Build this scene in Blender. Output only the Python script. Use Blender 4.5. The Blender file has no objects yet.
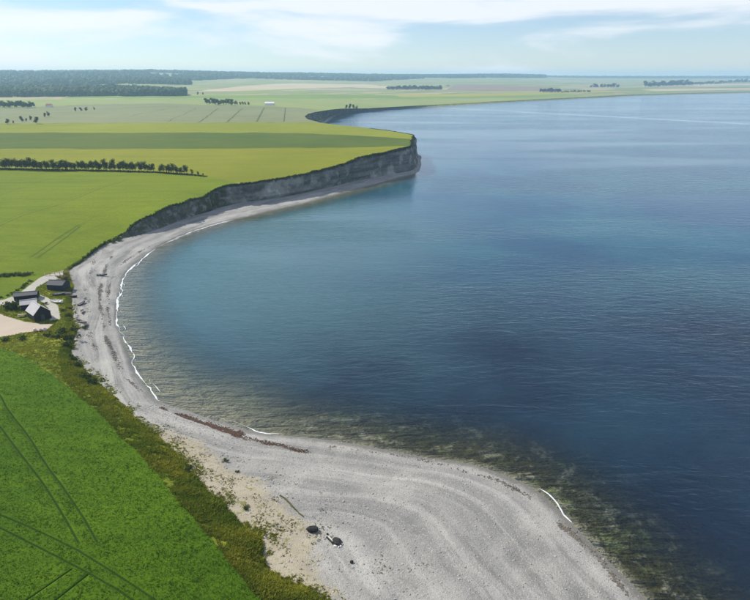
import bpy, math, random
import numpy as np
from mathutils import Vector, Matrix
from mathutils.geometry import delaunay_2d_cdt

rng = np.random.default_rng(7)
random.seed(7)
R = math.radians
sc = bpy.context.scene
col = sc.collection

# ------------------------------------------------------------------ camera
CAM_H, PITCH, F = 75.0, R(21.5), 570.0          # focal length in pixels of a 750 px wide picture
cd = bpy.data.cameras.new('camera')
cd.sensor_fit = 'HORIZONTAL'; cd.sensor_width = 36.0; cd.lens = 36.0 * F / 750.0
cd.clip_start = 0.5; cd.clip_end = 60000.0
cam = bpy.data.objects.new('camera', cd); col.objects.link(cam)
cam.location = (0, 0, CAM_H); cam.rotation_euler = (R(90) - PITCH, 0, 0)
sc.camera = cam

# ------------------------------------------------------------------ sky, sun, exposure
SUN_AZ, SUN_EL = R(-62), R(42)                   # azimuth from +Y (view direction), negative = left
w = bpy.data.worlds.new('World'); sc.world = w; w.use_nodes = True
wt = w.node_tree; wt.nodes.clear()
def WN(t, **k):
    n = wt.nodes.new(t)
    for a, b in k.items(): setattr(n, a, b)
    return n
def wl(a, b): wt.links.new(a, b)
def wmath(op, a, b=None, c=None, clamp=False):
    n = WN('ShaderNodeMath', operation=op, use_clamp=clamp)
    for i, v in enumerate((a, b, c)):
        if v is None: continue
        if isinstance(v, (int, float)): n.inputs[i].default_value = v
        else: wl(v, n.inputs[i])
    return n.outputs[0]
sky = WN('ShaderNodeTexSky', sky_type='NISHITA', sun_disc=False)
sky.sun_elevation = SUN_EL; sky.sun_rotation = SUN_AZ
sky.altitude = 0; sky.air_density = 1.0; sky.dust_density = 0.0; sky.ozone_density = 4.0
tc = WN('ShaderNodeTexCoord'); sep = WN('ShaderNodeSeparateXYZ'); wl(tc.outputs['Generated'], sep.inputs[0])
X, Y, Z = sep.outputs
n1 = WN('ShaderNodeTexNoise'); n1.inputs['Scale'].default_value = 1.0; n1.inputs['Detail'].default_value = 9; n1.inputs['Roughness'].default_value = 0.52; n1.inputs['Distortion'].default_value = 0.35
mp = WN('ShaderNodeMapping'); mp.inputs['Location'].default_value = (3.1, 1.3, 0.0); mp.inputs['Scale'].default_value = (2.6, 2.6, 15.0); wl(tc.outputs['Generated'], mp.inputs[0]); wl(mp.outputs[0], n1.inputs['Vector'])
cr = WN('ShaderNodeMapRange', interpolation_type='SMOOTHSTEP'); cr.inputs['From Min'].default_value = 0.46; cr.inputs['From Max'].default_value = 0.62; wl(n1.outputs['Fac'], cr.inputs['Value'])
cloud = wmath('ADD', wmath('MULTIPLY', cr.outputs[0], 0.70), 0.14)      # broken cloud over a thin high veil
mixc = WN('ShaderNodeMix', data_type='RGBA'); tint = WN('ShaderNodeMix', data_type='RGBA', blend_type='MULTIPLY'); tint.inputs[0].default_value = 1.0; wl(sky.outputs[0], tint.inputs[6]); tint.inputs[7].default_value = (0.90, 0.98, 1.11, 1)
wl(cloud, mixc.inputs[0]); wl(tint.outputs[2], mixc.inputs[6]); mixc.inputs[7].default_value = (8.8, 9.0, 9.2, 1)
bg = WN('ShaderNodeBackground'); bg.inputs['Strength'].default_value = 0.092; wl(mixc.outputs[2], bg.inputs['Color'])
wo = WN('ShaderNodeOutputWorld'); wl(bg.outputs[0], wo.inputs['Surface'])

sl = bpy.data.lights.new('sun', 'SUN'); sl.energy = 4.7; sl.angle = R(0.6); sl.color = (1.0, 0.93, 0.80)
so = bpy.data.objects.new('sun', sl); col.objects.link(so)
sdir = Vector((math.sin(SUN_AZ) * math.cos(SUN_EL), math.cos(SUN_AZ) * math.cos(SUN_EL), math.sin(SUN_EL)))
so.rotation_euler = sdir.to_track_quat('Z', 'Y').to_euler(); so.location = (-200, 100, 300)

sc.view_settings.view_transform = 'Standard'; sc.view_settings.look = 'None'
sc.view_settings.exposure = 0.32; sc.view_settings.gamma = 1.0; sc.view_settings.use_curve_mapping = False
sc.cycles.use_denoising = True
sc.cycles.max_bounces = 6; sc.cycles.volume_bounces = 1; sc.cycles.transparent_max_bounces = 12
sc.cycles.caustics_reflective = False; sc.cycles.caustics_refractive = False

# ------------------------------------------------------------------ helpers
CP, SP = math.cos(PITCH), math.sin(PITCH)
def ray(px, py):
    a = (px - 375.0) / F; b = -(py - 300.0) / F
    return np.array([a, CP + b * SP, -SP + b * CP])
def at(px, py, z=0.0):
    d = ray(px, py); t = (z - CAM_H) / d[2]
    return np.array([d[0] * t, d[1] * t, z])
def at_dist(px, Y, z):                                        # column px, ground distance Y
    d = (Y * CP - (z - CAM_H) * SP)
    return np.array([(px - 375.0) / F * d, Y, z])
def catmull(P, sub):
    P = np.asarray(P, float); n = len(P); out = []
    for i in range(n - 1):
        p0, p1, p2, p3 = P[max(i - 1, 0)], P[i], P[i + 1], P[min(i + 2, n - 1)]
        for k in range(sub):
            t = k / sub
            a = np.linalg.norm(p2 - p1) * 0.5
            m1 = (p2 - p0) / (np.linalg.norm(p2 - p1) + np.linalg.norm(p1 - p0) + 1e-9) * np.linalg.norm(p2 - p1)
            m2 = (p3 - p1) / (np.linalg.norm(p3 - p2) + np.linalg.norm(p2 - p1) + 1e-9) * np.linalg.norm(p2 - p1)
            t2, t3 = t * t, t * t * t
            out.append((2*t3-3*t2+1)*p1 + (t3-2*t2+t)*m1 + (-2*t3+3*t2)*p2 + (t3-t2)*m2)
    out.append(P[-1]); return np.array(out)
def resample(P, step):
    P = np.asarray(P, float); d = np.linalg.norm(np.diff(P, axis=0), axis=1); s = np.concatenate([[0], np.cumsum(d)])
    n = max(2, int(s[-1] / step) + 1); q = np.linspace(0, s[-1], n)
    return np.stack([np.interp(q, s, P[:, k]) for k in range(P.shape[1])], 1)
def mesh_obj(name, V, Fc, mat=None, parent=None, attrs=None, smooth=False, kind=None, label=None, cat=None, group=None):
    me = bpy.data.meshes.new(name)
    V = np.asarray(V, float)
    me.from_pydata(V.tolist(), [], Fc.tolist() if isinstance(Fc, np.ndarray) else Fc)
    if attrs:
        for k, a in attrs.items():
            at_ = me.attributes.new(k, 'FLOAT', 'POINT'); at_.data.foreach_set('value', np.asarray(a, np.float32))
    if smooth: me.polygons.foreach_set('use_smooth', np.ones(len(me.polygons), bool))
    if mat: me.materials.append(mat)
    me.update()
    o = bpy.data.objects.new(name, me); col.objects.link(o)
    if parent: o.parent = parent
    tag(o, label, cat, group, kind)
    return o
def tag(o, label=None, cat=None, group=None, kind=None):
    if label: o['label'] = label
    if cat: o['category'] = cat
    if group: o['group'] = group
    if kind: o['kind'] = kind
    return o
def empty(name, loc, rz=0, label=None, cat=None, group=None):
    o = bpy.data.objects.new(name, None); col.objects.link(o); o.location = loc; o.rotation_euler = (0, 0, rz); o.empty_display_size = 0.3
    return tag(o, label, cat, group)
def copy_tree(o, parent=None):
    c = o.copy(); col.objects.link(c); c.parent = parent
    for ch in list(o.children): copy_tree(ch, c)
    return c
# value noise for numpy
_perm = rng.random((64, 64))
def vnoise(x, y):
    x = np.asarray(x, float); y = np.asarray(y, float)
    xi = np.floor(x).astype(int); yi = np.floor(y).astype(int); fx = x - xi; fy = y - yi
    fx = fx*fx*(3-2*fx); fy = fy*fy*(3-2*fy)
    g = lambda a, b: _perm[a % 64, b % 64]
    return (g(xi, yi)*(1-fx) + g(xi+1, yi)*fx)*(1-fy) + (g(xi, yi+1)*(1-fx) + g(xi+1, yi+1)*fx)*fy
def fbm(x, y, o=4):
    s = 0; a = 0.5
    for k in range(o):
        s = s + a * vnoise(x * 2**k + 17.3*k, y * 2**k + 5.1*k); a *= 0.5
    return s
def in_poly(px, py, poly):
    poly = np.asarray(poly)[:, :2]; inside = np.zeros(len(px), bool)
    x1, y1 = poly[-1]
    for x2, y2 in poly:
        c = ((y1 > py) != (y2 > py))
        if y1 != y2:
            xi = (x2 - x1) * (py - y1) / (y2 - y1) + x1
            inside ^= c & (px < xi)
        x1, y1 = x2, y2
    return inside
def seg_dist(P, lines):
    """distance of points P (n,2) to a set of polylines"""
    d = np.full(len(P), 1e9)
    for L in lines:
        L = np.asarray(L)[:, :2]
        for a, b in zip(L[:-1], L[1:]):
            ab = b - a; t = np.clip(((P - a) @ ab) / (ab @ ab + 1e-12), 0, 1)
            q = a + t[:, None] * ab
            d = np.minimum(d, np.hypot(P[:, 0] - q[:, 0], P[:, 1] - q[:, 1]))
    return d
def near_dist(P, S):
    """distance of points to a dense sample set, and index of nearest"""
    D = np.empty(len(P)); I = np.empty(len(P), int)
    for k in range(0, len(P), 4000):
        q = P[k:k+4000]; dd = (q[:, None, 0]-S[None, :, 0])**2 + (q[:, None, 1]-S[None, :, 1])**2
        i = dd.argmin(1); I[k:k+4000] = i; D[k:k+4000] = np.sqrt(dd[np.arange(len(q)), i])
    return D, I

# ------------------------------------------------------------------ materials
class NT:
    def __init__(s, name, rough=0.9, spec=0.2):
        s.m = bpy.data.materials.new(name); s.m.use_nodes = True; s.t = s.m.node_tree
        s.b = s.t.nodes['Principled BSDF']; s.out = s.t.nodes['Material Output']
        s.b.inputs['Roughness'].default_value = rough; s.b.inputs['Specular IOR Level'].default_value = spec
        s.co = s.t.nodes.new('ShaderNodeTexCoord').outputs['Object']
        s.bumps = None
    def set(s, sock, v):
        if v is None: return
        if hasattr(v, 'is_output') or isinstance(v, bpy.types.NodeSocket): s.t.links.new(v, sock)
        else: sock.default_value = v
    def N(s, t, **k):
        n = s.t.nodes.new(t)
        for a, b in k.items(): setattr(n, a, b)
        return n
    def geo(s): 
        s.co = s.N('ShaderNodeNewGeometry').outputs['Position']; return s
    def map(s, rot=0, scale=(1, 1, 1), loc=(0, 0, 0), co=None):
        n = s.N('ShaderNodeMapping'); s.set(n.inputs[0], co or s.co)
        n.inputs['Rotation'].default_value = (0, 0, rot); n.inputs['Scale'].default_value = scale; n.inputs['Location'].default_value = loc
        return n.outputs[0]
    def noise(s, scale, detail=4, rough=0.55, co=None, dist=0):
        n = s.N('ShaderNodeTexNoise'); s.set(n.inputs['Vector'], co or s.co)
        n.inputs['Scale'].default_value = scale; n.inputs['Detail'].default_value = detail; n.inputs['Roughness'].default_value = rough; n.inputs['Distortion'].default_value = dist
        return n.outputs['Fac']
    def voro(s, scale, co=None, out='Distance', feature='F1', rnd=1):
        n = s.N('ShaderNodeTexVoronoi', feature=feature); s.set(n.inputs['Vector'], co or s.co); n.inputs['Scale'].default_value = scale; n.inputs['Randomness'].default_value = rnd
        return n.outputs[out]
    def rng(s, v, a, b, c=0.0, d=1.0, smooth=True):
        n = s.N('ShaderNodeMapRange', interpolation_type='SMOOTHSTEP' if smooth else 'LINEAR'); s.set(n.inputs[0], v)
        for i, q in zip((1, 2, 3, 4), (a, b, c, d)): s.set(n.inputs[i], q)
        return n.outputs[0]
    def math(s, op, a, b=None, clamp=False):
        n = s.N('ShaderNodeMath', operation=op, use_clamp=clamp); s.set(n.inputs[0], a); s.set(n.inputs[1], b); return n.outputs[0]
    def mix(s, f, a, b, mode='MIX'):
        n = s.N('ShaderNodeMix', data_type='RGBA', blend_type=mode); s.set(n.inputs[0], f)
        for i, q in ((6, a), (7, b)): s.set(n.inputs[i], q if not isinstance(q, tuple) else (*q, 1) if len(q) == 3 else q)
        return n.outputs[2]
    def attr(s, name):
        n = s.N('ShaderNodeAttribute', attribute_name=name); return n.outputs['Fac']
    def color(s, c): 
        s.set(s.b.inputs['Base Color'], (*c, 1) if isinstance(c, tuple) else c); return s
    def bump(s, h, strength=0.5, dist=0.1):
        n = s.N('ShaderNodeBump'); n.inputs['Strength'].default_value = strength; n.inputs['Distance'].default_value = dist
        s.set(n.inputs['Height'], h)
        if s.bumps is not None: s.set(n.inputs['Normal'], s.bumps)
        s.bumps = n.outputs[0]; s.set(s.b.inputs['Normal'], s.bumps); return s
    def objrand(s):
        return s.N('ShaderNodeObjectInfo').outputs['Random']

def field_mat(name, c1, c2, ctrack, rot, rowscale=1.6, big=0.02, rowstr=0.5, bump=0.25):
    m = NT(name, 0.95, 0.1)
    big_n = m.noise(big, 5, 0.6); fine = m.noise(0.9, 4, 0.7)
    streak = m.noise(1.0, 3, 0.6, co=m.map(rot, (0.012, rowscale * 0.35, 1)))
    f = m.math('ADD', m.math('MULTIPLY', big_n, 0.8), m.math('MULTIPLY', streak, rowstr))
    c = m.mix(m.rng(f, 0.45, 0.85), c1, c2)
    c = m.mix(m.rng(fine, 0.3, 0.75, 0.0, 0.35), c, tuple(v * 0.5 for v in c1))
    c = m.mix(m.attr('track'), c, ctrack)
    m.color(c); m.bump(m.noise(2.2, 5, 0.7), bump, 0.5)
    return m.m
def plain_mat(name, c, rough=0.8, var=0.25, scale=1.5, metallic=0.0, spec=0.3):
    m = NT(name, rough, spec); m.b.inputs['Metallic'].default_value = metallic
    m.color(m.mix(m.noise(scale, 4), tuple(v*(1-var) for v in c), tuple(min(1, v*(1+var)) for v in c)))
    m.bump(m.noise(scale*6, 3), 0.15, 0.02)
    return m.m

# ------------------------------------------------------------------ coast line stations  (shore A, beach back B, top edge C)
AUTO = None
ST = []                                                   # rows of three world points
def st(a, b, zb, c, zc):
    A = at(*a, 0.0); B = at(*b, zb)
    if zc is AUTO:
        d = ray(*c); t = (B[1] + 3.0) / d[1]; C = d * t + np.array([0, 0, CAM_H])
    else: C = at(*c, zc)
    ST.append((A, B, C))
ST.append((np.array([66, -70, 0.]), np.array([24, -70, 2.2]), np.array([15, -70, 5.5])))
st((800, 860), (500, 860), 2.2, (430, 860), 5.5)
st((715, 690), (400, 680), 2.2, (325, 670), 5.5)
st((648, 600), (330, 602), 2.2, (266, 600), 5.5)
st((601, 551), (294, 586.5), 2.2, (255, 589), 5.5)
st((577, 527), (273, 573), 2.2, (245, 577), 5.5)
st((535, 490), (264, 555), 2.2, (234, 564), 5.5)
st((481, 467), (261, 540), 2.3, (226, 555), 5.5)
st((430, 459), (249, 531), 2.4, (216, 543), 5.5)
st((364, 446), (231, 510), 2.4, (204, 528), 5.5)
st((308, 438), (210, 492), 2.4, (192, 514.5), 5.5)
st((256, 432), (189, 472), 2.4, (175, 496), 5.5)
st((220, 422), (168, 446), 2.3, (154, 471), 5.3)
st((190, 412), (150, 429), 2.3, (137, 450), 5.2)
st((160, 401), (128, 410), 2.2, (120, 435), 5.2)
st((137, 375), (105, 390), 2.2, (101, 414), 5.0)
st((127, 352), (92, 375), 2.2, (76, 393), 4.5)
st((121, 335), (79, 364), 2.1, (64, 378), 3.9)
st((116, 320), (71, 349), 2.1, (60, 353), 3.3)
st((116, 305), (76, 335), 2.0, (69, 337), 2.8)
st((119.5, 290), (73, 322), 2.0, (67, 323), 2.7)
st((123, 277), (72, 304), 2.0, (66, 303), 2.6)
st((130, 268), (72, 285), 2.0, (64, 284), 2.6)
st((140, 260), (68, 271), 2.0, (65, 270.5), 2.6)
st((150, 252), (84, 260), 2.0, (83, 258.5), 2.8)
st((160, 246), (104, 246), 2.0, (102, 244), 3.0)
st((175, 238.5), (120, 240), 1.8, (118, 236.5), AUTO)
st((190, 232.5), (150, 232), 1.8, (145, 218), AUTO)
st((209, 226), (181, 220), 1.8, (181, 202.5), AUTO)
st((235, 219.5), (207, 212), 1.8, (207, 196), AUTO)
st((255, 215), (222, 207), 1.8, (220, 188), AUTO)
st((270, 211), (241, 203), 1.8, (240.5, 183.5), AUTO)
st((304, 203.5), (281, 197), 1.6, (281, 177.6), AUTO)
st((345, 192.5), (327, 188), 1.5, (327, 168.5), AUTO)
st((370, 186), (358, 180.5), 1.4, (358, 158), AUTO)
st((400, 177.5), (395, 173.5), 1.3, (395, 150), AUTO)
st((414, 174), (410, 171), 1.2, (408, 147), AUTO)
st((420, 170), (417, 166.5), 0.6, (413, 143), AUTO)
st((421, 160), (418, 159), 0.4, (412, 139.5), AUTO)
def stw(c, zc, db, da, zb=1.0):
    C = at(*c, zc) if len(c) == 2 else np.array(c, float)
    B = C + np.array([*db, 0]); B[2] = zb; A = C + np.array([*da, 0]); A[2] = 0; ST.append((A, B, C))
stw((412, 135), 20, (6, 4), (8, 6), 0.4)
stw((367, 128), 18.5, (6, 9), (14, 22))
stw((323, 123), 18.0, (6, 12), (14, 28))
stw((-100., 860., 18.), 18, (8, 2), (20, 5))
stw((-106., 950., 18.), 18, (9, 0), (20, 2))
st((327, 122), (324.5, 121.2), 1.5, (314, 112.4), 18)
st((334, 117.5), (330, 116.5), 1.5, (325, 110.6), 18)
st((342, 113.8), (339, 113), 1.5, (337, 109), 16)
st((355, 111.6), (352, 111), 1.2, (349, 108.5), 12)
st((375, 110), (372, 109.6), 1.0, (369, 108.2), 7)
for a in ((440, 106.6), (500, 103), (583, 98.5), (643, 95.5), (750, 92.7), (900, 89.8), (1300, 87.5), (2300, 86)):
    A = at(*a, 0.0); L = np.hypot(A[0], A[1]); B = A * (1 + 9 / L); B[2] = 0.9; C = A * (1 + 24 / L); C[2] = 4.5; ST.append((A, B, C))
ST = np.array(ST)                                           # (n,3,3)
NST = len(ST)
SUB = 14
LA, LB, LC = (catmull(ST[:, k], SUB) for k in range(3))
NS = len(LA)
sidx = np.linspace(0, NST - 1, NS)                          # station coordinate of every sample
# small irregularities along the coast
arc = np.concatenate([[0], np.cumsum(np.hypot(*np.diff(LB[:, :2], axis=0).T))])
def side(L):
    t = np.gradient(L[:, :2], axis=0); t /= np.linalg.norm(t, axis=1)[:, None] + 1e-9
    return np.stack([t[:, 1], -t[:, 0]], 1)                 # points seaward
sideA, sideB, sideC = side(LA), side(LB), side(LC)
cl = np.interp(sidx, [25.5, 27.5, 36, 38, 48, 49], [0, 1, 1, 0.5, 0.5, 0])
LC[:, :2] += sideC * ((fbm(arc/11, arc*0 + 3.1, 5) - 0.47) * (1.2 + 9.0 * cl))[:, None]
LB[:, :2] += sideB * ((fbm(arc/7, arc*0 + 9.1, 4) - 0.47) * 2.2)[:, None]
LA[:, :2] += sideA * ((fbm(arc/12, arc*0 + 6.6, 4) - 0.47) * 1.6 * np.clip((sidx-1)/3, 0, 1))[:, None]

# ------------------------------------------------------------------ land surface U(x,y)
ctl = []
def cpx(px, py, z): p = at(px, py, z); ctl.append((p[0], p[1], z))
for i in range(NST):
    if i < NST: ctl.append(tuple(ST[i, 2]))
for q in ((0, 300, 3.0), (30, 300, 3.0), (30, 325, 3.0), (0, 330, 3.2), (0, 348, 4.2), (40, 366, 4.4), (0, 600, 9), (100, 600, 8), (180, 560, 6.6), (0, 470, 7.5), (100, 470, 6.3), (-150, 420, 8), (-150, 600, 11),
          (-150, 300, 5), (0, 270, 4.4), (40, 262, 4.0), (0, 240, 6.4), (60, 235, 5.6), (0, 205, 10), (100, 205, 9.6), (0, 172, 13), (100, 172, 13.4), (200, 175, 13.8), (0, 150, 15.5), (200, 150, 16), (330, 152, 17.5),
          (0, 133, 17), (200, 133, 18), (340, 134, 19), (0, 123, 18.5), (200, 123, 18.2), (150, 106, 18), (300, 107, 17.5), (0, 108, 18), (100, 100, 19), (0, 97.5, 20), (190, 97, 20), (300, 96, 18), (300, 90, 20),
          (400, 98, 10), (400, 92, 15), (480, 92, 12), (560, 93, 10), (560, 88, 14), (660, 90, 8), (660, 86, 13), (740, 88, 10), (740, 84, 15), (-200, 97, 22), (-200, 150, 16), (-400, 123, 19)):
    cpx(*q)
# far ridge: silhouettes (pixel row of the tree tops) at distance
ridge_px = [(-400, 71.5, 5000), (-150, 72.5, 5000), (0, 72.3, 5000), (60, 71.3, 5000), (130, 70.6, 5100), (165, 71.2, 5200), (185, 73.2, 5600), (250, 73.6, 6000), (300, 74.2, 6400), (375, 75.4, 6800), (430, 75.6, 7200), (500, 74.8, 7600), (545, 76.6, 8200), (620, 77.2, 8600), (750, 77.4, 8800), (950, 77.2, 8800), (1200, 77, 8800)]
TREEH = 16.0
ridge = []
for px, py, D in ridge_px:
    d = ray(px, py); t = D / d[1]; z = CAM_H + d[2] * t - TREEH
    ridge.append((d[0]*t, D, z)); ctl.append((d[0]*t, D, z))
    ctl.append((d[0]*t*0.62, D*0.62, 20 + (z-20)*0.36)); ctl.append((d[0]*t*1.12, D*1.12, z*0.75))
for th in (-72, -60):
    for r_, z in ((60, 12), (200, 8), (400, 14), (900, 18), (2000, 25), (4500, 80), (9000, 80)): ctl.append((r_*math.sin(R(th)), r_*math.cos(R(th)), z))
for th in (60, 74):
    for r_, z in ((6000, 25), (9000, 45)): ctl.append((r_*math.sin(R(th)), r_*math.cos(R(th)), z))
ctl += [(-30, -60, 9), (-120, -60, 12), (-20, 20, 8)]
ctl = np.array(ctl)
def lp(x, y):
    yy = y + 60.0
    return np.stack([np.arctan2(x, np.maximum(yy, 1.0)) * 1.6, np.log(np.hypot(x, yy) + 30.0)], 1)
Q = lp(ctl[:, 0], ctl[:, 1])
def phi(r2): return 0.5 * r2 * np.log(r2 + 1e-12)
K = phi(((Q[:, None] - Q[None])**2).sum(-1)) + np.eye(len(Q)) * 2e-4
Pm = np.concatenate([np.ones((len(Q), 1)), Q], 1)
Mx = np.block([[K, Pm], [Pm.T, np.zeros((3, 3))]])
W = np.linalg.solve(Mx, np.concatenate([ctl[:, 2], np.zeros(3)]))
def U(x, y):
    x = np.atleast_1d(np.asarray(x, float)); y = np.atleast_1d(np.asarray(y, float)); out = np.empty(len(x))
    for k in range(0, len(x), 8000):
        q = lp(x[k:k+8000], y[k:k+8000])
        out[k:k+8000] = phi(((q[:, None] - Q[None])**2).sum(-1)) @ W[:len(Q)] + np.concatenate([np.ones((len(q), 1)), q], 1) @ W[len(Q):]
    return np.clip(out, 2.4, 130)
def G(px, py):
    """pixel -> point on the land surface"""
    z = 10.0
    for _ in range(40):
        p = at(px, py, z); z = 0.5 * z + 0.5 * float(U(p[0], p[1])[0])
        z = min(z, 74.0)
    return at(px, py, z)
def GL(pts): return np.array([G(*p) for p in pts])

# ------------------------------------------------------------------ materials used by the setting
TRACK_SOIL = (0.035, 0.055, 0.012)
M = {}
M['near_crop'] = field_mat('near_crop', (0.046, 0.108, 0.003), (0.092, 0.170, 0.005), (0.014, 0.038, 0.003), R(-52), 1.6, 0.03, 0.45, 0.5)
M['olive_crop'] = field_mat('olive_crop', (0.100, 0.150, 0.004), (0.168, 0.212, 0.007), (0.055, 0.085, 0.008), R(18), 0.5, 0.008, 0.5)
M['yellow_crop'] = field_mat('yellow_crop', (0.168, 0.188, 0.010), (0.232, 0.240, 0.016), (0.09, 0.10, 0.02), R(3), 0.3, 0.006, 0.4)
M['dark_crop'] = field_mat('dark_crop', (0.068, 0.108, 0.012), (0.112, 0.145, 0.020), (0.05, 0.07, 0.02), R(2), 0.3, 0.006, 0.4)
M['pale_crop'] = field_mat('pale_crop', (0.180, 0.210, 0.016), (0.245, 0.268, 0.026), (0.09, 0.10, 0.02), R(2), 0.3, 0.005, 0.4)
M['grey_crop'] = field_mat('grey_crop', (0.175, 0.200, 0.095), (0.235, 0.245, 0.130), (0.06, 0.085, 0.03), R(60), 0.15, 0.004, 0.5)
M['light_crop'] = field_mat('light_crop', (0.215, 0.270, 0.085), (0.275, 0.315, 0.110), (0.09, 0.10, 0.02), R(5), 0.1, 0.003, 0.5)
M['fresh_crop'] = field_mat('fresh_crop', (0.150, 0.235, 0.045), (0.205, 0.285, 0.065), (0.09, 0.10, 0.02), R(8), 0.1, 0.003, 0.5)
M['straw'] = field_mat('straw', (0.44, 0.36, 0.22), (0.54, 0.45, 0.30), (0.2, 0.16, 0.1), R(5), 0.1, 0.003, 0.4)
M['brown_soil'] = field_mat('brown_soil', (0.22, 0.17, 0.12), (0.30, 0.23, 0.17), (0.1, 0.08, 0.05), R(5), 0.1, 0.003, 0.4)
M['mustard'] = field_mat('mustard', (0.30, 0.28, 0.05), (0.38, 0.34, 0.07), (0.1, 0.1, 0.03), R(5), 0.1, 0.003, 0.4)

m = NT('far_fields', 0.95, 0.1)                              # country beyond the fields that can be told apart
vc = m.voro(1.0, m.map(R(12), (0.0016, 0.0045, 1)), 'Color', rnd=0.9)
s3 = m.N('ShaderNodeSeparateColor'); m.set(s3.inputs[0], vc)
c = m.mix(m.rng(s3.outputs[0], 0.0, 0.35, smooth=False), (0.13, 0.19, 0.055), (0.23, 0.27, 0.085))
c = m.mix(m.rng(s3.outputs[1], 0.70, 0.72), c, (0.36, 0.31, 0.19))
c = m.mix(m.rng(s3.outputs[2], 0.78, 0.8), c, (0.25, 0.23, 0.15))
c = m.mix(m.rng(m.noise(0.01, 5), 0.3, 0.8, 0, 0.4), c, (0.10, 0.15, 0.04))
m.color(c); M['far_fields'] = m.m

m = NT('rough_grass', 0.95, 0.1)
c = m.mix(m.rng(m.noise(0.12, 5, 0.6), 0.35, 0.65), (0.115, 0.165, 0.012), (0.270, 0.265, 0.030))
c = m.mix(m.rng(m.noise(0.7, 5, 0.7), 0.45, 0.75), c, (0.030, 0.055, 0.010))
m.color(c); m.bump(m.noise(1.5, 5, 0.7), 0.8, 0.6); M['rough_grass'] = m.m

m = NT('gravel', 0.95, 0.1)
c = m.mix(m.noise(0.25, 5), (0.37, 0.315, 0.255), (0.47, 0.405, 0.34)); c = m.mix(m.rng(m.noise(3.0, 4), 0.5, 0.8, 0, 0.4), c, (0.3, 0.26, 0.2))
m.color(c); m.bump(m.noise(6, 4), 0.3, 0.05); M['gravel'] = m.m
m = NT('pale_gravel', 0.95, 0.1)
c = m.mix(m.noise(0.3, 5), (0.33, 0.32, 0.285), (0.43, 0.415, 0.375)); c = m.mix(m.rng(m.noise(1.2, 4), 0.5, 0.8, 0, 0.5), c, (0.22, 0.23, 0.14))
m.color(c); m.bump(m.noise(6, 4), 0.3, 0.05); M['pale_gravel'] = m.m

# pebble beach: colour follows berms that run along the shore
m = NT('pebbles', 0.9, 0.25)
cv = m.N('ShaderNodeCombineXYZ'); m.set(cv.inputs[0], m.math('MULTIPLY', m.attr('along'), 0.028)); m.set(cv.inputs[1], m.math('MULTIPLY', m.attr('across'), 0.24))
band = m.noise(1.0, 5, 0.62, co=cv.outputs[0], dist=0.35)
cv2 = m.N('ShaderNodeCombineXYZ'); m.set(cv2.inputs[0], m.math('MULTIPLY', m.attr('along'), 0.02)); m.set(cv2.inputs[1], m.math('MULTIPLY', m.attr('across'), 0.12)); cv2.inputs[2].default_value = 7.0
band2 = m.noise(1.0, 3, 0.5, co=cv2.outputs[0], dist=0.6)
c = m.mix(m.rng(band, 0.36, 0.64), (0.17, 0.168, 0.162), (0.365, 0.357, 0.338))
c = m.mix(m.rng(band2, 0.42, 0.6, 0, 0.65), c, (0.245, 0.24, 0.23))
c = m.mix(m.rng(m.noise(0.09, 4), 0.45, 0.7, 0, 0.5), c, (0.41, 0.40, 0.37))
st1 = m.noise(3.4, 5, 0.8); st2 = m.voro(5.5, out='Color'); s3 = m.N('ShaderNodeSeparateColor'); m.set(s3.inputs[0], st2)
c = m.mix(m.rng(st1, 0.50, 0.75, 0, 0.6), c, (0.16, 0.158, 0.15))
c = m.mix(m.rng(s3.outputs[0], 0.82, 0.97, 0, 0.5), c, (0.40, 0.395, 0.38))
c = m.mix(m.rng(s3.outputs[1], 0.86, 0.97, 0, 0.5), c, (0.12, 0.118, 0.11))
sand = m.rng(m.math('ADD', m.attr('sand'), m.math('MULTIPLY', m.math('SUBTRACT', m.noise(0.35, 5, 0.65), 0.5), 0.9)), 0.35, 0.7)
c = m.mix(m.math('MULTIPLY', sand, 0.7), c, m.mix(m.noise(1.1, 5, 0.7), (0.30, 0.255, 0.165), (0.42, 0.37, 0.26)))
c = m.mix(m.math('MULTIPLY', sand, m.rng(m.noise(0.5, 5, 0.7), 0.55, 0.68)), c, (0.17, 0.165, 0.05))
wet = m.rng(m.math('ADD', m.attr('across'), m.math('MULTIPLY', m.noise(0.4, 4), 3.0)), 4.0, 2.2)
c = m.mix(m.math('MULTIPLY', wet, m.attr('wet')), c, (0.105, 0.098, 0.080))
m.color(c); m.set(m.b.inputs['Roughness'], m.rng(wet, 0, 1, 0.95, 0.55))
m.bump(m.voro(4.5), 0.5, 0.1); m.bump(m.noise(1.2, 4), 0.35, 0.25); M['pebbles'] = m.m

# sea bed: sand, stones and weed
m = NT('sea_bed', 0.95, 0.1)
c = m.mix(m.noise(0.2, 4), (0.38, 0.31, 0.21), (0.52, 0.43, 0.30))
wd = m.mix(m.noise(1.3, 5, 0.7), (0.012, 0.014, 0.007), (0.15, 0.125, 0.045))
wd = m.mix(m.rng(m.noise(0.16, 4, 0.6), 0.55, 0.68), wd, (0.23, 0.23, 0.09))
wf = m.math('MULTIPLY', m.attr('weed'), m.rng(m.noise(0.22, 6, 0.7), 0.33, 0.5), clamp=True)
c = m.mix(wf, c, wd); m.color(c); m.bump(m.noise(1.5, 5), 0.8, 0.4); M['sea_bed'] = m.m

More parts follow.
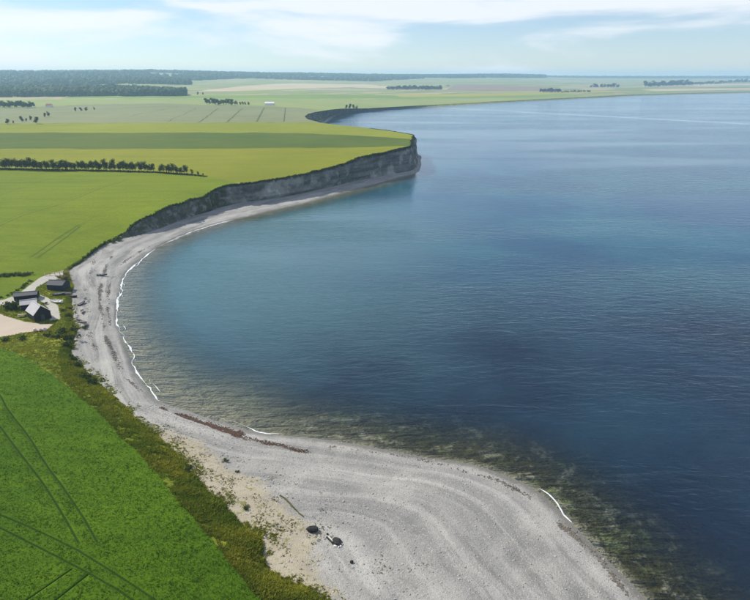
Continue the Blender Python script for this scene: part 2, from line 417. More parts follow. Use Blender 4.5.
# sea: fresnel reflection over tinted clear shallows and the body colour of deep water
m = NT('sea_water'); t = m.t; t.nodes.remove(m.b)
def dotm(d):                                                 # wave height, several trains of wind waves
    return d
wdir = R(-20)
h1 = m.noise(1.0, 3, 0.55, co=m.map(wdir, (0.09, 0.30, 1)), dist=0.8)
h2 = m.noise(1.0, 4, 0.6, co=m.map(wdir + R(14), (0.22, 0.62, 1)), dist=0.6)
h3 = m.noise(1.1, 3, 0.6)
calm = m.rng(m.noise(1.0, 4, 0.55, co=m.map(R(-24), (0.0022, 0.010, 1)), dist=0.6), 0.36, 0.62)      # wind streaks and slicks
w1, w2 = at(470, 109.3)[:2], at(752, 124.2)[:2]; nw = np.array([-(w2-w1)[1], (w2-w1)[0]]); nw /= np.linalg.norm(nw)   # old boat wake: a smooth band
dt_ = m.N('ShaderNodeVectorMath', operation='DOT_PRODUCT'); m.set(dt_.inputs[0], m.co); dt_.inputs[1].default_value = (nw[0], nw[1], 0)
wk = m.math('ABSOLUTE', m.math('ADD', m.math('SUBTRACT', dt_.outputs['Value'], float(nw @ w1)), m.math('MULTIPLY', m.math('SUBTRACT', m.noise(0.01, 3), 0.5), 14.0)))
calm = m.math('ADD', calm, m.math('MULTIPLY', m.attr('lee'), m.rng(m.noise(1.0, 4, 0.6, co=m.map(R(-14), (0.004, 0.022, 1)), dist=0.5), 0.35, 0.62, 0.15, 1.0)))
band_w = m.rng(wk, 20.0, 9.0)
calm = m.math('MAXIMUM', calm, m.rng(wk, 20.0, 9.0, 0.0, 1.4))
hh = m.math('ADD', m.math('MULTIPLY', h1, 0.75), m.math('ADD', m.math('MULTIPLY', h2, 0.5), m.math('MULTIPLY', h3, 0.10)))
bm = m.N('ShaderNodeBump'); bm.inputs['Distance'].default_value = 1.0; m.set(bm.inputs['Height'], hh); m.set(bm.inputs['Strength'], m.rng(calm, 0, 1.3, 0.62, 0.11))
fr = m.N('ShaderNodeFresnel'); fr.inputs['IOR'].default_value = 1.333; m.set(fr.inputs['Normal'], bm.outputs[0])
gl = m.N('ShaderNodeBsdfGlossy'); m.set(gl.inputs['Roughness'], m.rng(calm, 0, 1.3, 0.17, 0.07)); m.set(gl.inputs['Normal'], bm.outputs[0]); gl.inputs['Color'].default_value = (0.95, 0.97, 1, 1)
body = m.mix(m.rng(m.noise(0.011, 5, 0.6, dist=0.5), 0.40, 0.66), (0.012, 0.056, 0.104), (0.024, 0.100, 0.130))
body = m.mix(m.attr('teal'), body, (0.050, 0.125, 0.142))
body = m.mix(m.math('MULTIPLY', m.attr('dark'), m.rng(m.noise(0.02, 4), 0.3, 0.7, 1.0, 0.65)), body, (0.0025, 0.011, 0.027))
body = m.mix(m.math('MULTIPLY', band_w, m.rng(m.noise(0.02, 4), 0.3, 0.6, 0.35, 0.8)), body, (0.24, 0.31, 0.35))
df = m.N('ShaderNodeBsdfDiffuse'); m.set(df.inputs['Color'], body)
tr = m.N('ShaderNodeBsdfTransparent'); m.set(tr.inputs['Color'], m.mix(m.rng(m.attr('depth'), 0, 0.5), (0.80, 0.88, 0.88), (0.66, 0.78, 0.76)))
mx1 = m.N('ShaderNodeMixShader'); m.set(mx1.inputs[0], m.rng(m.attr('depth'), 0.08, 1.0)); t.links.new(tr.outputs[0], mx1.inputs[1]); t.links.new(df.outputs[0], mx1.inputs[2])
mx2 = m.N('ShaderNodeMixShader'); m.set(mx2.inputs[0], fr.outputs[0]); t.links.new(mx1.outputs[0], mx2.inputs[1]); t.links.new(gl.outputs[0], mx2.inputs[2])
t.links.new(mx2.outputs[0], m.out.inputs['Surface']); M['sea'] = m.m

m = NT('foam', 0.9, 0.2); m.color(m.mix(m.rng(m.noise(1.5, 5, 0.7), 0.35, 0.65), (0.48, 0.52, 0.54), (0.78, 0.80, 0.80))); M['foam'] = m.m

# cliff: pale limestone beds under dark turf and soil
m = NT('cliff_rock', 0.95, 0.1)
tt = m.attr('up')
cvv = m.N('ShaderNodeCombineXYZ'); m.set(cvv.inputs[0], m.math('MULTIPLY', m.attr('along'), 0.02)); m.set(cvv.inputs[1], m.math('MULTIPLY', m.attr('height'), 0.30))
strata = m.noise(1.0, 4, 0.6, co=cvv.outputs[0], dist=0.3)
c = m.mix(m.rng(strata, 0.38, 0.62), (0.125, 0.125, 0.125), (0.27, 0.268, 0.26))
cw = m.N('ShaderNodeCombineXYZ'); m.set(cw.inputs[0], m.math('MULTIPLY', m.attr('along'), 0.16)); m.set(cw.inputs[1], m.math('MULTIPLY', m.attr('height'), 0.09))
c = m.mix(m.rng(m.noise(1.0, 5, 0.65, co=cw.outputs[0]), 0.54, 0.70, 0, 0.7), c, (0.12, 0.11, 0.085))
c = m.mix(m.rng(m.noise(0.055, 4, 0.6), 0.52, 0.62), c, (0.52, 0.51, 0.48))
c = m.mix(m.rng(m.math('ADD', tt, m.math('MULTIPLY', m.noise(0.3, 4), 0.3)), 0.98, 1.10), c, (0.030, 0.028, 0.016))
veg = m.math('MULTIPLY', m.attr('veg'), m.rng(m.noise(0.22, 5, 0.65), 0.36, 0.52))
c = m.mix(veg, c, m.mix(m.noise(0.9, 4), (0.022, 0.035, 0.010), (0.075, 0.085, 0.022)))
m.color(c); m.bump(m.noise(0.5, 6, 0.7), 1.0, 1.6); M['cliff'] = m.m

def leaf_mat(name, ca, cb, trans=0.25):
    m = NT(name, 0.8, 0.15)
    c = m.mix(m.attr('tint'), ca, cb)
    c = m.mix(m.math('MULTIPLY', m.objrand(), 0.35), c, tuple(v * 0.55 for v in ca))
    m.color(c)
    tl = m.N('ShaderNodeBsdfTranslucent'); m.set(tl.inputs['Color'], c)
    mx = m.N('ShaderNodeMixShader'); mx.inputs[0].default_value = trans
    m.t.links.new(m.b.outputs[0], mx.inputs[1]); m.t.links.new(tl.outputs[0], mx.inputs[2]); m.t.links.new(mx.outputs[0], m.out.inputs['Surface'])
    return m.m
M['leaf'] = leaf_mat('leaf', (0.020, 0.040, 0.010), (0.070, 0.105, 0.025))
M['shrub_leaf'] = leaf_mat('shrub_leaf', (0.022, 0.042, 0.008), (0.080, 0.110, 0.020))
M['dry_leaf'] = leaf_mat('dry_leaf', (0.16, 0.11, 0.04), (0.28, 0.21, 0.08))
M['verge_blade'] = leaf_mat('verge_blade', (0.125, 0.185, 0.012), (0.40, 0.365, 0.035), 0.5)
M['crop_blade'] = leaf_mat('crop_blade', (0.066, 0.136, 0.004), (0.118, 0.200, 0.006), 0.5)
M['dune_blade'] = leaf_mat('dune_blade', (0.10, 0.11, 0.030), (0.30, 0.27, 0.10), 0.5)
M['wood_far'] = leaf_mat('wood_far', (0.022, 0.045, 0.014), (0.060, 0.095, 0.028), 0.0)
M['bark'] = plain_mat('bark', (0.10, 0.085, 0.065), 0.95)
M['wrack'] = plain_mat('wrack', (0.075, 0.042, 0.027), 0.85, 0.7, 2.2)
M['dark_wrack'] = plain_mat('dark_wrack', (0.13, 0.115, 0.095), 0.9, 0.5, 0.8)
M['cobble'] = plain_mat('cobble', (0.30, 0.295, 0.28), 0.9, 0.5, 0.35)

# ------------------------------------------------------------------ sea bed, sea, foam
def loft(rows):
    """rows: list of (n,3) arrays -> verts, quads"""
    n = len(rows[0]); k = len(rows); V = np.concatenate(rows)
    i = np.arange(n - 1); Fc = []
    for r_ in range(k - 1):
        Fc.append(np.stack([r_*n + i, r_*n + i + 1, (r_+1)*n + i + 1, (r_+1)*n + i], 1))
    return V, np.concatenate(Fc)
k0, k1 = 0, int(38 * SUB)
weed_s = np.interp(sidx, [0, 8, 10, 12, 14, 20, 26, 60], [1, 1, 0.7, 0.10, 0.0, 0.0, 0.25, 0.3])
smooth_side = np.stack([np.convolve(np.pad(sideA[:, q], 40, 'edge'), np.ones(81)/81, 'valid') for q in (0, 1)], 1)
smooth_side /= np.linalg.norm(smooth_side, axis=1)[:, None]
rows, wa = [], []
for j in range(16):
    d = [-3, 0, 2, 4, 7, 10, 14, 18, 23, 28, 34, 40, 48, 56, 64, 74][j]
    p = LA[k0:k1].copy(); p[:, :2] += smooth_side[k0:k1] * d
    p[:, 2] = -0.02 - 0.055 * max(d, -3.0) - 0.3 * (d > 0) * fbm(p[:, 0]/6, p[:, 1]/6) * min(d/6, 1)
    if d < 0: p[:, 2] = -0.15
    rows.append(p); wa.append(weed_s[k0:k1] * np.clip(d / 2.0, 0, 1))
V, Fc = loft(rows)
mesh_obj('sea_bed', V, Fc, M['sea_bed'], attrs={'weed': np.concatenate(wa)}, smooth=True, kind='structure')

th = np.radians(np.arange(-40, 78.01, 0.3)); rr = [15.0]
while rr[-1] < 9700: rr.append(rr[-1] * 1.011 + 0.05)
rr = np.array(rr); TH, RR = np.meshgrid(th, rr); P = np.stack([(RR*np.sin(TH)).ravel(), (RR*np.cos(TH)).ravel() - 30], 1)
D, I = near_dist(P, LA)
seaw = ((P - LA[I, :2]) * smooth_side[I]).sum(1) > 0
D = np.where(seaw, D, -D)
lscale = np.interp(sidx[I], [0, 8, 10, 13, 16, 24, 30, 60], [26, 26, 26, 38, 26, 20, 20, 25])
depth = np.where(sidx[I] > 36.5, 1.0, np.clip(D / lscale, 0, 1))
def blob(px, py, rx, ry):
    c0_ = at(px, py)[:2]; return np.exp(-((P[:, 0]-c0_[0])/rx)**2 - ((P[:, 1]-c0_[1])/ry)**2)
teal = np.clip(blob(200, 280, 75, 95) + 0.8*blob(330, 215, 80, 60) + 0.35*blob(440, 330, 45, 45), 0, 1)
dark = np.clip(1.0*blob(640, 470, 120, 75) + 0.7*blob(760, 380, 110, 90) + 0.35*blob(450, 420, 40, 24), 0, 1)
lw = at(440, 150); ld = np.array([0.25, 0.97])                # sheltered, smoother water off the headland
lv = P - lw[:2]; la_ = lv @ ld; lc_ = lv @ np.array([0.97, -0.25]); lee = np.exp(-(la_/520.0)**2 - (lc_/190.0)**2)
idx = np.arange(len(P)).reshape(TH.shape)
Fq = np.stack([idx[:-1, :-1].ravel(), idx[:-1, 1:].ravel(), idx[1:, 1:].ravel(), idx[1:, :-1].ravel()], 1)
keep = (D[Fq].max(1) > -6 - 0.02 * np.hypot(P[Fq[:, 0], 0], P[Fq[:, 0], 1]))
Fq = Fq[keep]; used = np.unique(Fq); remap = -np.ones(len(P), int); remap[used] = np.arange(len(used))
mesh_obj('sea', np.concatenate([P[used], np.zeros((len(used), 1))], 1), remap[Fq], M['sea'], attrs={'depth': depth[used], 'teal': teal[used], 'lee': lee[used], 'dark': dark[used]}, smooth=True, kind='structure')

def tri_soup(name, V, mat, tint=None, kind='stuff', label=None, cat=None, nper=3, parent=None):
    """V: (n*nper,3) unshared faces of nper corners, made quickly"""
    n = len(V) // nper; me = bpy.data.meshes.new(name)
    me.vertices.add(len(V)); me.vertices.foreach_set('co', np.asarray(V, np.float32).ravel())
    me.loops.add(len(V)); me.loops.foreach_set('vertex_index', np.arange(len(V), dtype=np.int32))
    me.polygons.add(n); me.polygons.foreach_set('loop_start', np.arange(0, len(V), nper, dtype=np.int32))
    try: me.polygons.foreach_set('loop_total', np.full(n, nper, np.int32))
    except Exception: pass
    if tint is not None:
        a = me.attributes.new('tint', 'FLOAT', 'POINT'); a.data.foreach_set('value', np.asarray(tint, np.float32))
    me.materials.append(mat); me.update(calc_edges=True); me.validate()
    o = bpy.data.objects.new(name, me); col.objects.link(o)
    if parent: o.parent = parent
    return tag(o, label, cat, None, kind)

def foam_strip(s0, s1, wmax, off, seed, label):
    a, b = int(s0*SUB), int(s1*SUB); VV, FF = [], []
    for layer in range(3 if wmax > 0.5 else 1):                                   # broken, overlapping wash lines
        L = resample(LA[a:b+1], 0.35); n = len(L); q = np.arange(n) * 0.35; sd = side(L); sm = np.linspace(0, 1, n)
        wd_ = wmax * (1, 0.5, 0.35)[layer] * (np.clip(fbm(q/4 + layer*31, q*0 + seed, 5)*2.6 - 0.85, 0.16, 1) if layer == 0 else np.clip(fbm(q/4 + layer*31, q*0 + seed, 5)*3.4 - 1.75, 0, 1)) * np.minimum(1, np.minimum(sm, 1-sm)*8)
        c0 = off + (0, 1.0, -0.7)[layer] + (fbm(q/7, q*0 + seed + 4 + layer, 4) - 0.47) * 2.4
        r1 = L.copy(); r1[:, :2] += sd * (c0 - wd_/2)[:, None]; r1[:, 2] = 0.05
        rm = L.copy(); rm[:, :2] += sd * (c0 + 0.2*wd_)[:, None]; rm[:, 2] = 0.05 + 0.08*np.minimum(1, wd_)
        r2 = L.copy(); r2[:, :2] += sd * (c0 + wd_/2)[:, None]; r2[:, 2] = 0.03
        V, Fc = loft([r1, rm, r2]); Fc = Fc[wd_[Fc[:, 0] % n] > 0.03]; FF.append(Fc + sum(len(v) for v in VV)); VV.append(V)
    V, Fc = np.concatenate(VV), np.concatenate(FF); u = np.unique(Fc); rm_ = -np.ones(len(V), int); rm_[u] = np.arange(len(u))
    mesh_obj('foam', V[u], rm_[Fc], M['foam'], smooth=True, kind='stuff', label=label, cat='foam')
foam_strip(16.8, 24.8, 0.95, 0.4, 1.0, 'white surf foam line along the inner bay pebble shore')
foam_strip(13.5, 17.0, 0.6, 0.5, 3.0, 'thin broken surf line along the lower bay beach')
foam_strip(25.0, 29.0, 1.0, 0.5, 5.0, 'pale surf line below the start of the cliffs')
foam_strip(5.1, 6.05, 0.34, 0.3, 8.0, 'short white surf streak at the near pebble shore')
foam_strip(10.4, 12.4, 0.35, 0.6, 11.0, 'faint surf line beside the brown seaweed bank')

# ------------------------------------------------------------------ beach
NT_ = 56; rows, AC, AL, SD, WT = [], [], [], [], []
wid = np.hypot(*(LB - LA)[:, :2].T)
sand_s = np.interp(sidx, [0, 2.5, 4, 6, 8, 10, 12, 13.5, 20, 21, 24, 26], [0.15, 0.25, 0.75, 1.0, 1.0, 1.0, 0.9, 0.25, 0.1, 0.25, 0.15, 0])
for j in range(NT_):
    t_ = (j / (NT_ - 1)); t_ = t_**1.15
    p = LA*(1-t_) + LB*t_; dd = t_ * wid
    prof = LB[:, 2] * (1 - (1-t_)**1.7)
    wv = fbm(arc/30, dd*0 + 2.2, 2) * 5
    ridge_ = 0.35*(fbm((dd + wv)*0.22, arc/45, 3) - 0.47) + 0.10*np.sin((dd + 2.2*wv)*0.22 + 1.0) + 0.5*(fbm(p[:, 0]/4, p[:, 1]/4) - 0.47)
    p[:, 2] = np.maximum(prof + ridge_ * np.clip(dd/4, 0, 1) * np.clip((1-t_)*6, 0, 1) * np.clip(wid/18, 0.1, 1), 0.0 if j else -0.02)
    rows.append(p); AC.append(dd); AL.append(arc)
    inland = (1-t_) * wid
    SD.append(sand_s * np.clip(1.25 - inland / np.interp(sidx, [4, 6, 9, 12, 13], [8, 12, 11, 8, 4]), 0, 1)); WT.append(np.interp(sidx, [0, 10, 14, 40], [0.75, 0.7, 0.55, 0.8]))
V, Fc = loft(rows)
beach = mesh_obj('beach', V, Fc[:, ::-1], M['pebbles'], attrs={'across': np.concatenate(AC), 'along': np.concatenate(AL), 'sand': np.concatenate(SD), 'wet': np.concatenate(WT)}, smooth=True, kind='structure')
beach_grid = np.array(rows)                                  # (NT_, NS, 3)
def beach_point(s, t_):
    i = s * SUB; a = int(i); f = i - a; j = (np.clip(t_, 0, 1)**(1/1.15)) * (NT_-1); b = int(min(j, NT_-2)); g = j - b
    q = beach_grid; a = min(a, NS-2)
    return ((q[b, a]*(1-f) + q[b, a+1]*f)*(1-g) + (q[b+1, a]*(1-f) + q[b+1, a+1]*f)*g)
flat_beach = beach_grid[:, :27*SUB].reshape(-1, 3)
def on_beach(px, py):
    p = at(px, py, 1.5)
    for _ in range(4):
        z = flat_beach[((flat_beach[:, :2] - p[:2])**2).sum(1).argmin(), 2]; p = at(px, py, z)
    return p

# ------------------------------------------------------------------ banks and cliffs between beach and land
def bank(name, s0, s1, mat, ks, cliff, **kw):
    a, b = int(s0*SUB), int(s1*SUB) + 1
    if cliff:                                                # finer along the cliff
        q = np.linspace(a, b-1, (b-a)*4); ii = np.arange(len(LA))
        f = lambda L: np.stack([np.interp(q, ii, L[:, k]) for k in range(3)], 1)
        Bq, Cq, sd, ar = f(LB), f(LC), np.stack([np.interp(q, ii, sideB[:, k]) for k in (0, 1)], 1), np.interp(q, ii, arc)
        sx = np.interp(q, ii, sidx)
    else: Bq, Cq, sd, ar, sx = LB[a:b], LC[a:b], sideB[a:b], arc[a:b], sidx[a:b]
    rows, up, hg, al, vg = [], [], [], [], []
    for j in range(ks + 1):
        t_ = j / ks
        hz = np.interp(t_, [0, 0.12, 0.25, 0.8, 0.93, 1], [0, 0.34, 0.46, 0.72, 0.92, 1]) if cliff else t_
        zt = t_ if cliff else np.interp(t_, [0, 0.25, 0.6, 1], [0, 0.36, 0.78, 1])
        p = Bq*(1-hz) + Cq*hz; p[:, 2] = Bq[:, 2]*(1-zt) + Cq[:, 2]*zt
        H = np.maximum(Cq[:, 2] - Bq[:, 2], 0.1); edge = min(1, 6*t_, 8*(1-t_))
        if cliff:
            z = p[:, 2]
            n_ = (fbm(ar/16.0, z/40, 3) - 0.47)*7.0 + (fbm(ar/5.0 + 11, z/10, 4) - 0.47)*4.0 + (fbm(ar/30, z/1.8 + 8, 3) - 0.45)*1.4 + np.clip(fbm(ar/11 + 70, ar*0 + 2, 3)*2.6 - 1.1, 0, 1)*4.0*np.clip(0.5 - t_, 0, 1)
            p[:, :2] += sd * (n_ * edge * np.clip(H/12, 0.08, 1))[:, None]
        else:
            p[:, 2] += (fbm(p[:, 0]/3, p[:, 1]/3) - 0.47) * 0.9 * edge * np.clip(H/3, 0.2, 1)
        rows.append(p); up.append(np.full(len(p), t_)); hg.append(p[:, 2].copy()); al.append(ar)
        vg.append(np.interp(sx, [25, 27.5, 28.5, 29.2, 30.2, 31, 35, 40, 44, 48], [1, 0.75, 0.8, 1.0, 1.0, 0.45, 0.35, 0.4, 0.9, 1]) * (1 if t_ < .95 else .6))
    V, Fc = loft(rows)
    return mesh_obj(name, V, Fc[:, ::-1], mat, attrs={'up': np.concatenate(up), 'height': np.concatenate(hg), 'along': np.concatenate(al), 'veg': np.concatenate(vg)}, smooth=True, kind='structure', **kw), np.array(rows)
_, bank_grid = bank('grass_bank', 0, 26, M['rough_grass'], 14, False)
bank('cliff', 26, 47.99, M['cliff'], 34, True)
bank('shore_bank', 47.93, NST-1, M['rough_grass'], 3, False)

# ------------------------------------------------------------------ the land sheet, cut into fields
tram = [  # wheel tracks in the crops, pixel lines on the land, width in metres
    ([(-30, 385), (0, 426), (14, 445), (31, 467), (45.6, 486), (63.6, 515), (78, 541)], 0.32),
    ([(-20, 372), (0, 393.6), (7, 409), (29, 435.6), (45.6, 464), (65, 489), (84, 517.6), (97, 541)], 0.32),
    ([(-60, 492), (0, 514), (31, 527), (72, 546), (98, 562), (125, 579), (165, 606)], 0.32),
    ([(-60, 503), (0, 527), (43, 549), (81.6, 568), (89, 573), (120, 590), (150, 612)], 0.32),
    ([(0, 618), (24, 599), (50, 582), (72, 568)], 0.32), ([(30, 620), (62, 594), (89, 573)], 0.32),
    ([(78.4, 225), (57.6, 238), (33.6, 255.4)], 0.7), ([(80, 226.5), (64, 239), (41, 255.4)], 0.7),
    ([(-60, 247), (0, 223.4), (25.6, 212), (64, 201), (96, 188), (128, 178)], 0.55), ([(-60, 252), (0, 226.3), (25.6, 214.7), (64, 203), (96, 190), (128, 179.5)], 0.5),
    ([(-60, 218), (0, 194.6), (35, 183), (62, 176)], 0.6), ([(40, 250), (105, 210.6), (179, 186.6)], 0.35), ([(0, 262), (60, 241), (120, 217), (190, 190)], 0.3),
    ([(200, 121.7), (218, 108.6)], 2.2), ([(227.5, 122), (242, 108.6)], 2.4), ([(256.5, 122), (264.5, 107.5)], 2.4), ([(284, 121.4), (285.5, 107.8)], 1.8), ([(167, 121.9), (196, 108.6)], 1.4), ([(130, 116), (176, 107)], 1.2)]
tramW = [(resample(GL(resample(np.array(l, float), 8))[:, :2], 6.0), w_) for l, w_ in tram]

def PL(pts, step=14): return GL(resample(np.array(pts, float), step))[:, :2]
hedge_line = [(-330, 168), (0, 170.5), (60, 171.5), (100, 172), (150, 173.5), (200, 176), (222, 179.5), (246, 184)]
l4 = [(-330, 149), (0, 148.6), (150, 149), (300, 147.6), (370, 147), (412, 146)]
l5 = [(-330, 133), (0, 132.6), (200, 132.6), (300, 133), (370, 136), (418, 139.5)]
l6 = [(-330, 123.6), (0, 123.3), (150, 122.8), (332, 122.6)]
l7 = [(-330, 109), (0, 108.4), (40, 106.6), (110, 104), (160, 103.2), (205, 105), (262, 106), (300, 108), (324, 110.5), (330, 116)]
l8 = [(-330, 99.8), (0, 100), (110, 98.8), (200, 98.5), (330, 99), (430, 99.5), (520, 98), (590, 95.6), (640, 94)]
f2low = [(-330, 322), (-80, 312), (0, 301), (14, 297), (23, 291), (35, 280), (45.5, 274.5), (56, 272), (67, 269.6)]
f1edge = [(84, 400), (72, 389), (41, 367), (14, 351.6), (0, 348), (-60, 340), (-330, 330)]
regions = []                                                 # (object name, material, polygon in pixels)
rv = lambda l: list(reversed(l))
regions.append(('yard', 'gravel', [(-200, 322), (-60, 314), (0, 313.5), (7, 316), (17.5, 320), (29, 322.5), (44, 324), (55, 324), (57, 326), (50, 328.5), (34, 331), (20, 333), (10, 335.5), (0, 337.2), (-60, 337), (-200, 328)]))
regions.append(('track', 'pale_gravel', rv(f2low)[:-2] + [(-80, 314), (-80, 321), (0, 307), (20, 299.8), (36, 298), (44, 302.5), (51, 312), (50, 321), (55, 324.2), (60.5, 320), (62, 311), (56, 303), (46, 296.5), (37, 293.2), (29, 292.6), (36, 287.5), (45, 281.5), (52, 280), (60, 279), (69, 277)]))
regions.append(('field', 'near_crop', f1edge + [(-330, 900), (700, 900), (420, 700), (300, 590), (230, 520), (170, 462), (125, 420)]))
regions.append(('field', 'olive_crop', rv(f2low) + hedge_line + [(120, 240), (90, 262)]))
regions.append(('field', 'yellow_crop', hedge_line + [(300, 176), (420, 150)] + rv(l4)))
regions.append(('field', 'dark_crop', l4 + [(425, 142)] + rv(l5)))
regions.append(('field', 'pale_crop', l5 + [(420, 131)] + [(340, 122.6)] + rv(l6)))
regions.append(('field', 'grey_crop', l6 + rv(l7)))
regions.append(('field', 'light_crop', l7 + [(380, 111), (440, 108), (500, 105), (600, 99.5), (640, 96)] + rv(l8)))
regions.append(('field', 'straw', [(196, 91.5), (250, 90.8), (300, 88.6), (352, 87.2), (385, 86.6), (372, 84.4), (330, 84), (290, 83.4), (258, 85), (225, 88)]))
regions.append(('field', 'straw', [(352, 87.6), (398, 88.8), (402, 86.4), (376, 85.8)]))
regions.append(('field', 'fresh_crop', [(60, 98.5), (200, 98.2), (330, 98.6), (430, 99), (520, 97.6), (590, 95.2), (560, 93.6), (430, 95.5), (330, 94.5), (200, 95.5), (60, 97)]))
regions.append(('field', 'brown_soil', [(445, 90.5), (500, 91), (560, 90), (560, 87.5), (500, 85), (448, 84.5)]))
regions.append(('field', 'mustard', [(400, 97), (500, 96), (590, 92.6), (640, 91.4), (600, 90.8), (500, 93.4), (390, 95)]))
regions.append(('field', 'straw', [(655, 91.2), (720, 90), (760, 89.4), (760, 88.2), (700, 88.6), (640, 89.6)]))
regions.append(('field', 'brown_soil', [(36, 107.2), (54, 106.2), (48, 105), (34, 105.2)]))
regions.append(('field', 'straw', [(640, 86.5), (760, 85), (760, 83.6), (640, 84.8)]))
regW = [(n_, m_, PL(p + [p[0]])) for n_, m_, p in regions]
regW.append(('rough_grass', 'rough_grass', PL(f1edge + [(-330, 322)] + f2low[1:] + [(80, 290), (90, 330), (85, 395), (84, 400)])))

ring = [(9600*math.sin(a), 9600*math.cos(a)) for a in np.radians(np.arange(76, -76.1, -2))]
domain = np.concatenate([LC[:, :2], np.array(ring), np.array([(-2500, 600), (-400, -70)])])
pts = [tuple(p) for p in LC[:, :2]]; edges = [(i, i+1) for i in range(NS-1)]
def add_line(L, closed=False):
    n0 = len(pts); pts.extend(map(tuple, L)); n = len(L); edges.extend((n0+i, n0+i+1) for i in range(n-1))
    if closed: edges.append((n0+n-1, n0))
n0 = len(pts); add_line(domain[NS:]); edges.append((NS-1, n0)); edges.append((len(pts)-1, 0))
for n_, m_, L in regW: add_line(L)
for L, w_ in tramW:
    s2 = side(np.concatenate([L, np.zeros((len(L), 1))], 1))
    for q in (-1.0, -0.62, 0.62, 1.0): add_line(L + s2 * (w_ * 0.5 * q / 0.8))
# grid points
g = []
r_ = 12.0
while r_ < 9500:
    step = max(0.9, r_ * 0.0125) / max(r_, 1)
    fine_t = np.arange(-40, 40, math.degrees(step) * 1.15); coarse = np.concatenate([np.arange(-76, -40, 2.5), np.arange(40, 76, 2.5)])
    a = np.radians(np.concatenate([fine_t, coarse])) + rng.random() * 0.01
    g.append(np.stack([r_*np.sin(a), r_*np.cos(a) - 10], 1)); r_ += max(1.0, r_ * 0.022)
g = np.concatenate(g); g += rng.normal(0, 0.004, g.shape) * np.hypot(g[:, 0], g[:, 1])[:, None]
g = g[in_poly(g[:, 0], g[:, 1], domain)]
dC, _ = near_dist(g, LC); g = g[dC > 0.6 + 0.003*np.hypot(g[:, 0], g[:, 1])]
pts.extend(map(tuple, g))
cv_, ce_, cf_, ov, oe, of = delaunay_2d_cdt([Vector(p) for p in pts], edges, [], 0, 1e-4, True)
P2 = np.array([tuple(v) for v in cv_]); T = np.array([f for f in cf_ if len(f) == 3])
z2 = U(P2[:, 0], P2[:, 1])
for i, o_ in enumerate(ov):                                  # the coast edge keeps its own height
    if len(o_) and min(o_) < NS: z2[i] = LC[min(o_), 2]
d = np.full(len(P2), 1.0); trk = np.zeros(len(P2))
for L, w_ in tramW:
    bb = np.abs(P2 - L.mean(0)).max(1) < 220
    dd = seg_dist(P2[bb], [L]); trk[bb] = np.maximum(trk[bb], (0.45 if w_ in (0.3, 0.35) or w_ in (0.55, 0.6) else 0.85) * np.clip((w_*0.63 - dd) / (w_*0.24), 0, 1))
dC, _ = near_dist(P2, LC)
rP = np.hypot(P2[:, 0], P2[:, 1])
z2 -= trk * np.where(rP < 150, 0.24, 0.0) * (dC > 1)
z2 += (fbm(P2[:, 0]/25, P2[:, 1]/25, 3) - 0.45) * np.clip(dC/15, 0, 1) * 0.9 * np.clip(rP/300, 0.4, 3)
cen = P2[T].mean(1); ok = in_poly(cen[:, 0], cen[:, 1], domain); T, cen = T[ok], cen[ok]
a2 = P2[T]; cr_ = (a2[:, 1, 0]-a2[:, 0, 0])*(a2[:, 2, 1]-a2[:, 0, 1]) - (a2[:, 1, 1]-a2[:, 0, 1])*(a2[:, 2, 0]-a2[:, 0, 0])
T[cr_ < 0] = T[cr_ < 0][:, ::-1]
lab = np.full(len(T), -1)
for k, (n_, m_, L) in enumerate(regW):
    # later explicit patches win over the big stripes, but yard/track win over all
    sel = in_poly(cen[:, 0], cen[:, 1], L) & ((lab < 0) | ((k > 8) & (lab > 1) & (k < len(regW)-1)))
    lab[sel] = k
V3 = np.concatenate([P2, z2[:, None]], 1)
for k in range(-1, len(regW)):
    Tk = T[lab == k]
    if not len(Tk): continue
    u = np.unique(Tk); rm_ = -np.ones(len(P2), int); rm_[u] = np.arange(len(u))
    nm, mt = (regW[k][0], regW[k][1]) if k >= 0 else ('ground', 'far_fields')
    mesh_obj(nm, V3[u], rm_[Tk], M[mt], attrs={'track': trk[u]}, smooth=True, kind='structure')
from mathutils.bvhtree import BVHTree
land_bvh = BVHTree.FromPolygons(V3.tolist(), T.tolist())
def land_z(x, y):
    h = land_bvh.ray_cast(Vector((x, y, 300)), Vector((0, 0, -1)))
    return h[0].z if h[0] is not None else float(U(x, y)[0])

# ------------------------------------------------------------------ vegetation
def blades(P, h, wdt, nb, lean=0.5):
    """tufts of nb triangles at points P (n,3), heights h (n,)"""
    n = len(P); a = rng.random((n, nb)) * 2*np.pi; hh = h[:, None] * rng.uniform(0.55, 1.0, (n, nb)); ww = wdt * rng.uniform(0.6, 1.3, (n, nb)) * (h[:, None] / h.mean())
    off = rng.normal(0, 1, (n, nb, 2)) * wdt * 0.9
    c, s_ = np.cos(a), np.sin(a); V = np.empty((n, nb, 3, 3))
    bx = P[:, None, 0] + off[..., 0]; by = P[:, None, 1] + off[..., 1]; bz = np.repeat(P[:, None, 2] - 0.05, nb, 1)
    V[..., 0, 0] = bx - c*ww; V[..., 0, 1] = by - s_*ww; V[..., 0, 2] = bz
    V[..., 1, 0] = bx + c*ww; V[..., 1, 1] = by + s_*ww; V[..., 1, 2] = bz
    la = rng.random((n, nb)) * 2*np.pi; ll = hh * lean * rng.random((n, nb))
    V[..., 2, 0] = bx + np.cos(la)*ll; V[..., 2, 1] = by + np.sin(la)*ll; V[..., 2, 2] = bz + hh
    return V.reshape(-1, 3)
def tint_rep(t_, k): return np.repeat(np.clip(t_, 0, 1), k)

